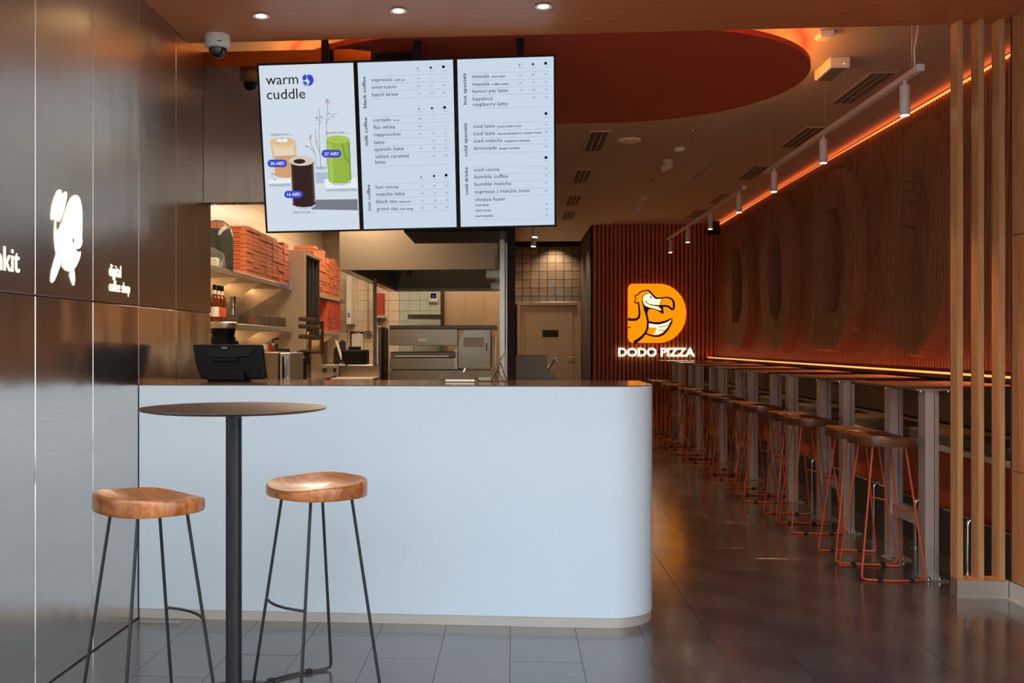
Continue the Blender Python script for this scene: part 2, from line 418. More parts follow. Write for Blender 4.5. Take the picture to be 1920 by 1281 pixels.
# ---- kitchen shell
KX = -2.85; KY = 14.6
struct('wall_kitchen_left', B(KX - .15, KX, 5.6, 18.0, 0, ZC), 'tile_wall_side')
struct('wall_kitchen_front', B(KX, XL - .14, 5.48, 5.60, 0, 3.2), 'kitchen_paint')
wall_kb = struct('wall_kitchen_back', B(KX, .0, KY + .012, KY + .15, 0, ZC), 'grout_cream')
xg0, xg1 = XatY(757, KY), XatY(830, KY)
tk = {}
for key in ('tile_cream', 'tile_green'): tk[key] = MB().box(-.0755, .0755, 0, .012, -.0755, .0755).mesh('wall_tile', key, bevel=.0025)
z = .93
while z < 2.45:
    x = KX + .15
    while x < -.05:
        part_copy(tk['tile_green' if xg0 < x < xg1 else 'tile_cream'], 'wall_tile', wall_kb, (x, KY, z)); x += .155
    z += .155
struct('wall_corridor', B(-.13, .0, 11.8, 18.0, 0, ZC), 'panel_beige')
# beige panel screen to the right of the pass
xa, xb = XatY(833, 13.9), XatY(946, 13.9)
pan = struct('trim_1', B(xa, xb, 13.9, 13.96, 0, 2.4), 'panel_beige')
for xx in (xa + .28, xa + .56): MB().box(xx, xx + .004, 13.897, 13.9, .9, 2.4).build('panel_joint', 'grout_cream', pan)
MB().box(xa - .05, xa, 13.86, 13.97, 0, 2.4).build('edge_post', 'brown_pack', pan)

# ================================================================== COUNTER
def counter_outline(ins, yb=5.2):
    r = .234; cx, cy = .42, 4.5 + r
    pts = [(XL + .004, 4.5 + ins)]
    pts += [(cx + (r - ins) * math.sin(a), cy - (r - ins) * math.cos(a)) for a in [math.pi / 2 * k / 20 for k in range(21)]]
    pts += [(cx + r - ins, yb - ins), (XL + .004, yb - ins)]
    return pts
counter = thing('service_counter', 'long white service counter with rounded right end on a steel kick', 'counter', (-.55, 4.85, 0))
MB().prism([(x, y, .046) for x, y in counter_outline(0)], (0, 0, 1.0445)).build('counter_body', 'counter_white', counter, smooth=True)
MB().prism([(x, y, .0) for x, y in counter_outline(.004)], (0, 0, .046)).build('kick_strip', 'kick_steel', counter, smooth=True)
MB().prism([(x, y, 1.0905) for x, y in counter_outline(.004)], (0, 0, .0045)).build('counter_top', 'counter_stone', counter, smooth=True)
ZT = 1.095
# a strip of loose film lying at the foot of the counter
p0 = onZ(263, 1163, 0); p1 = onZ(340, 1167, 0)
MB().box(p0.x, p1.x, p0.y - .05, p0.y - .005, .0005, .004).build('floor_strip', 'clear_plastic')
tag(bpy.data.objects['floor_strip'], 'clear plastic strip lying on the floor at the counter foot', 'strip')

# ================================================================== SOFFIT FITTINGS
for i, (px, py) in enumerate(((490, 29), (747, 19), (1019, 11))):
    p = onZ(px, py, ZS)
    t = thing('downlight', ['round recessed downlight nearest the steel wall above the menu screens', 'round recessed downlight in the middle of the soffit row', 'round recessed downlight at the right of the soffit row'][i], 'light', p, 'soffit downlights')
    MB().lathe([(.028, 0), (.043, -.003), (.041, -.007), (.026, -.004), (.026, .0)], (p.x, p.y, p.z), 24).build('trim_ring', 'plastic_white', t, smooth=True)
    MB().lathe([(.0, -.003), (.026, -.003), (.026, -.001), (0, -.001)], (p.x, p.y, p.z), 20).build('lens', 'lamp_warm', t)
    lamp('spot', 'SPOT', (p.x, p.y, p.z - .012), 14, (255, 214, 164), t, size=.03, spot=95, blend=.8)
p = onZ(408, 67, ZS)
t = thing('dome_camera', 'white dome security camera with smoked bubble under the soffit', 'camera', p)
MB().lathe([(.0, 0), (.066, 0), (.067, -.004), (.067, -.052), (.060, -.066), (.049, -.07), (0, -.07)], p, 32).build('housing', 'plastic_white', t, smooth=True)
MB().lathe([(.048, -.07), (.047, -.08), (.042, -.097), (.03, -.111), (.015, -.118), (0, -.12)], p, 28).build('dome', 'smoked_dome', t, smooth=True)
MB().box(p.x + .018, p.x + .04, p.y - .0672, p.y - .062, p.z - .048, p.z - .045).build('brand_mark', 'ink', t)

# ================================================================== MENU SCREENS
TXT = []
def text(body, base, width, size, ex, ey, n, m, parent, name='menu_text', depth=.0, off=.0008, bold=0.):
    TXT.append(dict(body=body, base=base, width=width, size=size, ex=ex, ey=ey, n=n, m=m, parent=parent, name=name, depth=depth, off=off, bold=bold))
MX, MZ, MT, MRL, MW, MYW, MH = -.57418936, 2.36815305, .17483376, .01781259, 1.61469905, .03112586, .91516255
Mr = Vector((math.cos(MYW) * math.cos(MRL), math.sin(MYW) * math.cos(MRL), math.sin(MRL)))
Mu = Vector((0, -math.sin(MT), math.cos(MT))); Mu = (Mu - Mr * Mu.dot(Mr)).normalized()
Mn = Mr.cross(Mu).normalized()          # faces the room (towards -Y)
if Mn.y > 0: Mn = -Mn
MC = Vector((MX, 5.36, MZ))
def scr(a, b, d=0.): return MC + Mr * a + Mu * b + Mn * d
def slab(pts, n, t): return MB().prism(pts, n * t)
FR = .0105                                # bezel width
MON = []
for i in range(3):
    a0 = -MW / 2 + i * MW / 3 + .001; a1 = a0 + MW / 3 - .002
    base = scr((a0 + a1) / 2, -MH / 2)
    t = thing('menu_screen', ['portrait menu screen showing three drinks with blue price tags', 'portrait menu screen listing black, milk and non coffee', 'portrait menu screen listing hot specials and cold drinks'][i], 'screen', base, 'hanging menu screens')
    h = MH / 2
    slab([scr(a0, -h, -.045), scr(a1, -h, -.045), scr(a1, h, -.045), scr(a0, h, -.045)], Mn, .044).build('housing', 'plastic_black', t, bevel=.003)
    for q in ((a0, a1, h - FR, h), (a0, a1, -h, -h + FR), (a0, a0 + FR, -h + FR, h - FR), (a1 - FR, a1, -h + FR, h - FR)):
        slab([scr(q[0], q[2], -.001), scr(q[1], q[2], -.001), scr(q[1], q[3], -.001), scr(q[0], q[3], -.001)], Mn, .004).build('bezel', 'dark_paint', t)
    disp = slab([scr(a0 + FR, -h + FR, -.001), scr(a1 - FR, -h + FR, -.001), scr(a1 - FR, h - FR, -.001), scr(a0 + FR, h - FR, -.001)], Mn, .001).build('display', 'screen_glow_white' if i == 0 else 'screen_glow', t)
    MON.append(disp)
    hp = onY((610, 783, 975)[i], 90, 5.40)
    b0 = scr((hp - MC).dot(Mr), .2, -.05)
    MB().box(hp.x - .02, hp.x + .02, 5.385, 5.425, b0.z, ZC).build('hanging_pole', 'plastic_black', t)
    MB().box(hp.x - .06, hp.x + .06, b0.y - .02, 5.425, b0.z - .06, b0.z + .06).build('mount_plate', 'plastic_black', t)
def s3(px, py): return onP(px, py, MC, Mn)
def px_poly(pts, t, m, parent, name, lift=.0006, conv=None):
    P = [s3(x, y) + Mn * lift for x, y in pts]
    return slab(P, Mn, t).build(name, m, parent)
def stext(body, x0, x1, yb, cap, m, parent, tr, bold=0., name='menu_text'):
    a = s3(*tr(x0, yb)); b = s3(*tr(x1, yb)); w = (b - a).dot(Mr)
    k = abs((s3(*tr(x0, yb - cap)) - a).dot(Mu))
    text(body, a, w, k, Mr, Mu, Mn, m, parent, name, bold=bold)
def vtext(body, xb, y0, y1, cap, m, parent, tr):
    a = s3(*tr(xb, y0)); b = s3(*tr(xb, y1)); w = abs((b - a).dot(Mu))
    k = abs((s3(*tr(xb - cap, y0)) - a).dot(Mr))
    text(body, a, w, k, Mu, -Mr, Mn, m, parent, 'menu_heading', bold=.012)
T5 = lambda x, y: (660 + x / 3.66, 90 + y / 3.66)
def square(cx, cy, s, parent):
    px_poly([T5(cx - s, cy - s), T5(cx + s, cy - s), T5(cx + s, cy + s), T5(cx - s, cy + s)], .0004, 'ink', parent, 'size_square')
def rule(x0, y0, x1, parent, slope):
    y1 = y0 + slope * (x1 - x0); h = .9
    px_poly([T5(x0, y0 - h), T5(x1, y1 - h), T5(x1, y1 + h), T5(x0, y0 + h)], .0004, 'line_grey', parent, 'menu_rule')
def row(items, parent):
    """items: name,x0,x1,ybase,note,(nx0,nx1),[(price,x,y)...]"""
    for nm, x0, x1, yb, note, nx, prices in items:
        stext(nm, x0, x1, yb, 25, 'ink', parent, T5)
        if note: stext(note, nx[0], nx[1], yb - 5, 12, 'ink', parent, T5, bold=.02, name='menu_note')
        for pr, x, y in prices:
            if pr == '-': px_poly([T5(x - 7, y - 6), T5(x + 7, y - 6), T5(x + 7, y - 4.5), T5(x - 7, y - 4.5)], .0004, 'ink_grey', parent, 'price_dash')
            else: stext(pr, x - 9, x + 9, y, 12, 'ink_grey', parent, T5, name='price_text')
m2, m3 = MON[1], MON[2]
row([('espresso', 135, 277, 231, '1,69 oz', (292, 362), [('14', 458, 216), ('-', 545, 213), ('-', 629, 210)]),
     ('americano', 137, 305, 281, None, None, [('14', 459, 267), ('17', 545, 264), ('19', 631, 261)]),
     ('batch brew', 138, 318, 333, None, None, [('13', 461, 319), ('16', 547, 316), ('18', 632, 313)]),
     ('cortado', 146, 268, 507, '4 oz', (286, 325), [('18', 466, 494), ('-', 553, 491), ('-', 636, 488)]),
     ('flat white', 148, 297, 557, None, None, [('18', 468, 544), ('-', 554, 541), ('-', 638, 538)]),
     ('cappuccino', 150, 334, 606, None, None, [('16', 470, 595), ('20', 559, 592), ('22', 641, 589)]),
     ('latte', 154, 224, 660, None, None, [('-', 472, 646), ('20', 561, 643), ('22', 643, 640)]),
     ('spanish latte', 155, 355, 707, None, None, [('19', 473, 696), ('20', 562, 693), ('22', 644, 690)]),
     ('salted caramel', 160, 389, 757, None, None, [('-', 475, 748), ('26', 563, 745), ('28', 645, 742)]),
     ('latte', 160, 230, 795, None, None, []),
     ('hot cocoa', 164, 320, 967, None, None, [('15', 480, 956), ('18', 566, 953), ('20', 650, 950)]),
     ('matcha latte', 167, 363, 1016, None, None, [('25', 483, 1005), ('27', 569, 1002), ('29', 651, 999)]),
     ('black tea', 168, 309, 1066, 'keemun', (326, 402), [('16', 484, 1055), ('20', 571, 1052), ('22', 652, 1049)]),
     ('green tea', 170, 316, 1116, 'mao feng', (328, 418), [('16', 485, 1104), ('20', 573, 1101), ('22', 653, 1098)])], m2)
for x0, y, x1 in ((135, 195, 658), (136, 247, 660), (137, 298, 661), (138, 350, 662), (146, 472, 666), (147, 525, 667), (148, 574, 668), (150, 624, 669), (152, 676, 670), (155, 724, 672), (160, 815, 674),
                  (164, 934, 676), (166, 982, 677), (167, 1031, 678), (168, 1081, 679), (170, 1131, 680)):
    rule(x0, y, x1, m2, -.032)
for (xs, y) in (((451, 541, 627), 141), ((460, 549, 635), 420), ((475, 563, 646), 885)):
    for k, x in enumerate(xs):
        square(x, y - k * 6, (4, 7, 9)[k], m2)
        stext(('8 oz', '12 oz', '16 oz')[k], x - 5, x + 20, y + 22 - k * 3, 7, 'ink_grey', m2, T5, name='size_text')
vtext('black coffee', 100, 412, 196, 22, 'ink', m2, T5)
vtext('milk coffee', 110, 670, 476, 22, 'ink', m2, T5)
vtext('non coffee', 130, 1117, 937, 22, 'ink', m2, T5)
row([('masala', 826, 942, 207, 'chai latte', (958, 1052), [('15', 1155, 193), ('18', 1243, 190), ('20', 1331, 187)]),
     ('masala', 828, 943, 260, 'coffee latte', (958, 1074), [('18', 1156, 245), ('20', 1245, 242), ('22', 1332, 239)]),
     ('lemon pie latte', 828, 1070, 309, None, None, [('26', 1158, 297), ('28', 1245, 294), ('30', 1333, 291)]),
     ('hazelnut', 830, 967, 362, None, None, [('-', 1159, 348), ('28', 1246, 346), ('30', 1334, 343)]),
     ('raspberry latte', 831, 1067, 400, None, None, []),
     ('iced latte', 833, 981, 550, 'muscovado-rose', (996, 1162), [('22', 1333, 531)]),
     ('iced latte', 834, 982, 600, 'thyme-blueberry cheese foam', (998, 1300), [('28', 1334, 581)]),
     ('iced matcha', 836, 1033, 650, 'raspberry-lychee', (1049, 1220), [('27', 1333, 635)]),
     ('lemonade', 837, 995, 700, 'ginger-anchan', (1010, 1155), [('25', 1334, 683)]),
     ('iced cocoa', 840, 1011, 848, None, None, [('20', 1333, 832)]),
     ('bumble coffee', 841, 1071, 897, None, None, [('25', 1332, 882)]),
     ('bumble matcha', 841, 1092, 947, None, None, [('26', 1333, 932)]),
     ('espresso | matcha tonic', 843, 1221, 998, None, None, [('28', 1333, 985)]),
     ('cheese foam', 845, 1048, 1052, None, None, [('29', 1335, 1076), ('29', 1335, 1113), ('33', 1335, 1151)])], m3)
for nm, x0, x1, y in (('iced latte', 847, 940, 1085), ('iced cocoa', 848, 953, 1122), ('iced matcha', 848, 967, 1160)):
    stext(nm, x0, x1, y, 13, 'ink', m3, T5, bold=.02, name='menu_note')
for x0, y, x1 in ((826, 172, 1362), (828, 224, 1362), (828, 274, 1362), (829, 324, 1362), (832, 415, 1362), (832, 516, 1362), (834, 567, 1362), (836, 619, 1363), (837, 669, 1363), (838, 719, 1363),
                  (840, 817, 1363), (841, 866, 1363), (842, 916, 1363), (843, 965, 1363), (844, 1015, 1363), (848, 1180, 1363)):
    rule(x0, y, x1, m3, -.024 if y < 700 else -.012)
for k, x in enumerate((1150, 1242, 1329)):
    square(x, 117 - k * 6, (4, 7, 9)[k], m3)
    stext(('8 oz', '12 oz', '16 oz')[k], x - 5, x + 20, 138 - k * 3, 7, 'ink_grey', m3, T5, name='size_text')
for y in (450, 752):
    square(1331, y, 9, m3); stext('16 oz', 1322, 1349, y + 28, 7, 'ink_grey', m3, T5, name='size_text')
vtext('hot specials', 786, 388, 173, 22, 'ink', m3, T5)
vtext('cold specials', 792, 745, 517, 22, 'ink', m3, T5)
vtext('cold drinks', 798, 1007, 818, 22, 'ink', m3, T5)
# ---- picture screen
m1 = MON[0]
T4 = lambda x, y: (470 + x / 3.559, 90 + y / 3.559)          # crop 470,90
T7 = lambda x, y: (480 + x / 6.743, 230 + y / 6.743)         # crop 480,230
stext('warm', 103, 318, 246, 68, 'ink', m1, T4, name='headline_text')
stext('cuddle', 109, 366, 344, 68, 'ink', m1, T4, name='headline_text')
def P7(pts, m, name, lift): return px_poly([T7(*p) for p in pts], .0003, 'pic_' + m, m1, name, lift)
def P4(pts, m, name, lift): return px_poly([T4(*p) for p in pts], .0003, 'pic_' + m, m1, name, lift)
def ell(cx, cy, rx, ry, a0=0, a1=360, n=24): return [(cx + rx * math.cos(math.radians(a0 + (a1 - a0) * k / n)), cy + ry * math.sin(math.radians(a0 + (a1 - a0) * k / n))) for k in range(n + (a1 - a0 < 360))]
# little round emblem beside the headline
P4([(372, 178), (360, 178), (348, 188), (345, 205), (352, 217), (362, 216), (374, 205)], 'blue', 'emblem_lobe', .0006)
P4([(376, 180), (395, 177), (412, 186), (420, 205), (419, 228), (408, 246), (390, 253), (380, 248), (392, 235), (392, 220), (378, 205)], 'blue', 'emblem_lobe', .0006)
P4([(348, 222), (364, 224), (380, 236), (376, 246), (362, 243), (350, 235)], 'blue', 'emblem_lobe', .0006)
P4([(350, 244), (366, 248), (384, 252), (370, 254), (358, 252)], 'blue', 'emblem_lobe', .0006)
# plinths and shadow
P7([(160, 720), (440, 705), (440, 770), (165, 775)], 'white', 'picture_plinth', .0004)
P7([(165, 775), (440, 765), (440, 806), (165, 806)], 'shade', 'picture_plinth', .0004)
P7([(750, 630), (910, 625), (910, 765), (760, 765)], 'shade', 'picture_plinth', .0004)
P7([(860, 715), (1275, 700), (1278, 830), (880, 838)], 'white', 'picture_plinth', .0005)
P7([(880, 838), (1278, 825), (1280, 868), (890, 870)], 'shade', 'picture_plinth', .0005)
P7([(740, 975), (1283, 968), (1290, 1108), (700, 1098)], 'shadow', 'picture_shadow', .0005)
# cappuccino glass
P7([(176, 240), (505, 240), (515, 430), (210, 430)], 'milk', 'picture_cup', .0008)
P7([(210, 425), (515, 410), (505, 680), (400, 700), (300, 692), (225, 660)], 'latte', 'picture_cup', .0009)
P7(ell(338, 243, 163, 55), 'crema', 'picture_foam', .0013)
P7([(245, 232), (290, 200), (330, 215), (380, 196), (402, 215), (390, 248), (300, 245)], 'white', 'picture_foam', .0017)
# matcha glass
P7([(888, 215), (1183, 215), (1207, 720), (1150, 762), (1040, 770), (960, 760), (918, 740)], 'green', 'picture_cup', .0009)
P7([(930, 760), (1060, 775), (1207, 735), (1200, 765), (1090, 795), (990, 790)], 'glassgrey', 'picture_cup', .0008)
P7(ell(1036, 212, 147, 50), 'greenlight', 'picture_foam', .0013)
# batch brew glass
P7([(430, 500), (735, 500), (758, 1020), (700, 1060), (600, 1070), (520, 1060), (462, 1040)], 'coffee', 'picture_cup', .0012)
P7([(462, 1040), (520, 1060), (600, 1070), (700, 1060), (752, 1035), (745, 1065), (640, 1095), (560, 1092), (490, 1075)], 'glassgrey', 'picture_cup', .0011)
P7(ell(577, 482, 160, 64), 'foam', 'picture_foam', .0016)
P7(ell(550, 490, 75, 30), 'coffee', 'picture_foam', .0020)
for pts, m, l in (([(440, 520), (462, 530), (490, 1040), (470, 1030)], 'coffee2', .0014), ([(700, 530), (728, 520), (748, 1010), (726, 1040)], 'coffee2', .0014), ([(724, 520), (735, 515), (756, 1000), (748, 1010)], 'glassgrey', .0015),
                  ([(432, 520), (441, 525), (468, 1020), (460, 1030)], 'glassgrey', .0015), ([(905, 260), (960, 275), (985, 755), (935, 740)], 'green2', .0011), ([(1085, 262), (1100, 262), (1140, 440), (1170, 470), (1168, 515), (1120, 440)], 'green3', .0012),
                  ([(1165, 250), (1183, 240), (1205, 715), (1190, 730)], 'green3', .0012), ([(176, 250), (205, 285), (240, 430), (212, 430)], 'crema', .0010), ([(470, 285), (503, 255), (513, 415), (490, 420)], 'crema', .0010),
                  ([(200, 285), (338, 300), (480, 285), (480, 320), (338, 340), (206, 318)], 'crema2', .0010), ([(214, 440), (235, 440), (245, 660), (226, 650)], 'milk', .0011)):
    P7(pts, m, 'picture_shading', l)
# twigs
def ribbon_px(pts, w):
    L = []; R = []
    for i, p in enumerate(pts):
        a = pts[max(0, i - 1)]; b = pts[min(len(pts) - 1, i + 1)]
        dx, dy = b[0] - a[0], b[1] - a[1]; d = math.hypot(dx, dy) or 1; ww = w[i] if isinstance(w, (list, tuple)) else w
        L.append((p[0] - dy / d * ww / 2, p[1] + dx / d * ww / 2)); R.append((p[0] + dy / d * ww / 2, p[1] - dx / d * ww / 2))
    return L + R[::-1]
for pts in ([(430, 540), (440, 640), (462, 700), (468, 805)], [(468, 805), (460, 650), (455, 560), (462, 470), (455, 400)], [(508, 800), (512, 640), (505, 500), (515, 400), (508, 335)],
            [(440, 800), (428, 700), (400, 630), (405, 580)], [(428, 700), (395, 665), (360, 650)], [(505, 505), (530, 460), (575, 435)]):
    P4(ribbon_px(pts, 2.6), 'twig', 'picture_twig', .0007)
for cx, cy, n_, r_ in ((458, 470, 16, 36), (512, 360, 12, 26), (540, 445, 5, 30), (400, 600, 6, 30), (372, 652, 4, 14), (150, 862, 8, 26), (440, 628, 4, 14)):
    for k in range(n_):
        a = random.uniform(0, 6.28); q = r_ * math.sqrt(random.random()); s = random.uniform(2.5, 5)
        P4(ell(cx + q * math.cos(a) * .7, cy + q * math.sin(a) * 1.1, s, s * .8, n=6), random.choice(['petal', 'twig', 'petal']), 'picture_flower', .0010)
P4(ell(470, 802, 40, 12), 'shade', 'picture_vase', .0006)
def pill(x0, y0, x1, y1, body):
    r = (y1 - y0) / 2; cy = (y0 + y1) / 2
    P7(ell(x1 - r, cy, r, r, -90, 90, 10) + ell(x0 + r, cy, r, r, 90, 270, 10), 'blue', 'price_pill', .0024)
    a = T7; b0 = s3(*T7(x0 + 38, y1 - 28)); b1 = s3(*T7(x1 - 34, y1 - 28)); k = (s3(*T7(x0, y1 - 28 - 36)) - s3(*T7(x0, y1 - 28))).dot(Mu)
    text(body, b0, (b1 - b0).dot(Mr), k, Mr, Mu, Mn, 'pic_white', m1, 'price_text', off=.0032, bold=.02)
pill(147, 467, 394, 564, '20 AED'); pill(830, 343, 1080, 442, '27 AED'); pill(358, 862, 595, 955, '16 AED')
stext('cappuccino', 188, 412, 166, 36, 'ink_grey', m1, T7, name='caption_text'); stext('12 oz', 425, 480, 163, 16, 'ink_grey', m1, T7, name='caption_text')
stext('matcha latte', 885, 1122, 145, 36, 'ink_grey', m1, T7, name='caption_text'); stext('12 oz', 1135, 1187, 142, 16, 'ink_grey', m1, T7, name='caption_text')
stext('batch brew', 472, 686, 1150, 36, 'ink_grey', m1, T7, name='caption_text'); stext('12 oz', 694, 750, 1147, 16, 'ink_grey', m1, T7, name='caption_text')

# ================================================================== SIGNS
NX = Vector((1, 0, 0)); EY = Vector((0, 1, 0)); EZ = Vector((0, 0, 1)); EX = Vector((1, 0, 0)); NY = Vector((0, -1, 0))
TW = lambda x, y: (80 + x / 6.1, 340 + y / 6.1)
whale = thing('whale_sign', 'glowing white whale emblem standing on its head on the steel wall', 'sign', onX(126, 530, XL + .002))
def wplate(pts, name, m='sign_white', lift=.0004, t=.0022):
    P = [onX(*TW(x, y), XL + lift) for x, y in pts]
    return MB().prism(P, NX * t).build(name, m, whale)
wplate([(192, 92), (209, 105), (211, 130), (205, 175), (190, 235), (172, 300), (150, 370), (128, 425), (108, 446), (95, 430), (93, 400), (97, 340), (110, 260), (135, 180), (165, 110)], 'tail_fin')
wplate([(262, 115), (275, 135), (273, 180), (262, 240), (240, 330), (215, 410), (190, 460), (175, 462), (168, 448), (172, 410), (195, 330), (182, 285), (190, 215), (220, 150)], 'tail_fin')
wplate([(178, 285), (190, 290), (165, 370), (152, 440), (148, 520), (160, 565), (175, 560), (195, 530), (230, 440), (270, 310), (300, 230), (330, 180), (355, 162), (378, 156), (405, 172), (425, 205), (440, 270), (448, 340), (450, 440),
        (447, 560), (445, 660), (452, 685), (445, 720), (430, 755), (405, 775), (385, 772), (368, 760), (385, 795), (400, 810), (418, 812), (432, 800), (428, 850), (410, 910), (385, 965), (355, 1005), (320, 1030), (290, 1032), (255, 1015), (220, 972),
        (238, 880), (240, 815), (215, 905), (190, 985), (160, 1070), (130, 1135), (105, 1163), (93, 1150), (92, 1100), (102, 1020), (125, 930), (155, 830), (140, 740), (132, 640), (135, 520), (143, 420)], 'whale_body')
wplate([(310, 1050), (335, 1025), (355, 1000), (363, 1060), (367, 1130), (355, 1193), (345, 1190), (330, 1150), (312, 1090)], 'flipper')
wplate([(348, 650), (354, 660), (356, 680), (354, 700), (347, 702), (343, 690), (342, 665)], 'eye', 'sign_line', .0027, .001)
def wtext(body, x0, x1, yb, cap, label, cat='lettering'):
    a = onX(x0, yb, XL + .003); b = onX(x1, yb, XL + .003)
    k = abs(onX(x1, yb - cap, XL).z - onX(x1, yb, XL).z)
    e = thing('wall_lettering', label, cat, a)
    text(body, Vector((a.x, a.y, b.z)), (b - a).dot(EY), k, EY, EZ, NX, 'sign_white', e, 'letters', depth=.0015, off=-.0025, bold=0.)
wtext('digital', 206, 228, 521, 22, 'small glowing lettering reading digital on the steel wall')
wtext('coffee shop', 206, 244.5, 550.5, 19, 'small glowing lettering reading coffee shop on the steel wall')
a = onX(38, 511, XL + .003)
e = thing('wall_lettering', 'large glowing lettering cut by the left picture edge, ending in nkit', 'lettering', a)
text('drinkit', Vector((XL + .003, a.y - .292, a.z)), .292, abs(onX(38, 468, XL).z - a.z), EY, EZ, NX, 'sign_white', e, 'letters', depth=.0015, off=-.0025, bold=.006)

YS = YF - .06
TD = lambda x, y: (1160 + x / 8.007, 520 + y / 8.007)
ds = thing('pizza_sign', 'glowing orange D-shaped sign with a bird emblem on the slatted wall', 'sign', onY(1230, 643, YS))
DPAR = [ds]
def dplate(pts, name, m, lift=0., t=.004):
    P = [onY(*TD(x, y), YS) + NY * lift for x, y in pts]
    return MB().prism(P, NY * t).build(name, m, DPAR[0])
def dline(pts, w, name='emblem_line', lift=.046, m='sign_line'): return dplate(ribbon_px(pts, [v * 1.2 for v in w] if isinstance(w, (list, tuple)) else w * 1.3), name, m, lift, .003)
Dshape = [(200, 100)] + [(600 + 408 * math.sin(math.radians(a)), 543 - 443 * math.cos(math.radians(a))) for a in range(0, 181, 9)] + [(200, 986), (160, 968), (140, 935), (134, 900), (134, 190), (142, 145), (165, 112)]
dplate(Dshape, 'sign_box', 'sign_orange_side', 0., .038)
DPAR[0] = dplate(Dshape, 'sign_face', 'sign_orange', .038, .003)
bk = MB().box(-.02, .02, 0, .08, -.02, .02).mesh('standoff', 'steel_dark')
for (x, y) in ((250, 200), (250, 880), (760, 250), (760, 830)):
    part_copy(bk, 'standoff', ds, onY(*TD(x, y), YS) + Vector((0, -.002, 0)))
# bird emblem: cream shapes, then dark contour lines
dplate([(355, 320), (368, 285), (400, 255), (450, 245), (490, 265), (520, 300), (548, 326), (640, 328), (620, 370), (605, 422), (530, 418), (470, 404), (425, 400), (480, 424), (560, 440), (610, 468), (634, 500), (590, 490), (520, 468), (450, 452), (395, 425), (362, 390)], 'emblem_face', 'sign_cream', .041)
dplate([(448, 695), (560, 706), (680, 690), (778, 648), (760, 680), (735, 712), (738, 735), (712, 765), (672, 795), (650, 830), (590, 858), (515, 862), (545, 815), (570, 762), (448, 750)], 'emblem_wing', 'sign_cream', .041)
dline([(440, 245), (395, 255), (360, 290), (350, 340), (358, 395), (392, 500), (420, 590), (434, 680), (425, 770), (395, 840), (330, 910), (225, 985)], [8, 8, 8, 9, 16, 26, 26, 26, 26, 28, 32, 44])
dline([(134, 632), (200, 640), (260, 635), (295, 605), (308, 550), (303, 470), (288, 375)], [34, 32, 32, 30, 25, 22, 18])
dline([(288, 380), (250, 390), (232, 372), (240, 345), (262, 330), (242, 305), (245, 275), (285, 268), (298, 240), (330, 222), (360, 205), (390, 210), (412, 198), (440, 200), (465, 225), (500, 265), (545, 312), (580, 318), (650, 314)], [14, 16, 16, 14, 8, 16, 16, 14, 16, 14, 16, 14, 16, 18, 20, 22, 24, 20, 18])
dline([(640, 316), (700, 304), (750, 310), (795, 335), (820, 380), (822, 440), (815, 480), (795, 488), (775, 468), (740, 440), (690, 432), (600, 432)], [16, 18, 20, 24, 28, 28, 26, 24, 26, 26, 26, 22])
dline([(645, 330), (622, 375), (612, 425)], 7)
dplate([(385, 430), (450, 456), (530, 474), (595, 496), (636, 504), (634, 480), (600, 452), (630, 440), (660, 450), (670, 555), (640, 545), (590, 510), (520, 484), (460, 480), (436, 500), (430, 540), (402, 520)], 'emblem_line', 'sign_line', .044)
dline([(400, 358), (415, 385), (450, 408), (520, 422), (600, 428)], [10, 10, 10, 12, 16])
dline([(395, 372), (412, 358)], 9)
dline([(458, 282), (478, 292), (482, 318), (470, 314)], [6, 14, 14, 8])
dline([(440, 672), (520, 690), (600, 692), (700, 668), (800, 615), (790, 672), (755, 735), (715, 800), (660, 855), (590, 885), (520, 884), (455, 868), (405, 848)], [26, 28, 30, 28, 12, 22, 22, 26, 28, 24, 22, 20, 18])
dline([(600, 752), (680, 738), (735, 722)], 7); dline([(585, 800), (630, 798), (672, 792)], 7)
dline([(134, 758), (185, 750)], [18, 5])
a, b = onY(1159.5, 668, YS), onY(1303, 668, YS)
e = thing('wall_lettering', 'glowing white lettering reading DODO PIZZA under the orange sign', 'lettering', a)
text('DODO PIZZA', a + Vector((0, .02, 0)), b.x - a.x, onY(1160, 653, YS).z - a.z, EX, EZ, NY, 'sign_white', e, 'letters', depth=.02, off=0., bold=.028)
MB().box(a.x, b.x, YS + .015, YS + .05, a.z + .055, a.z + .075).build('mounting_rail', 'dark_paint', e)

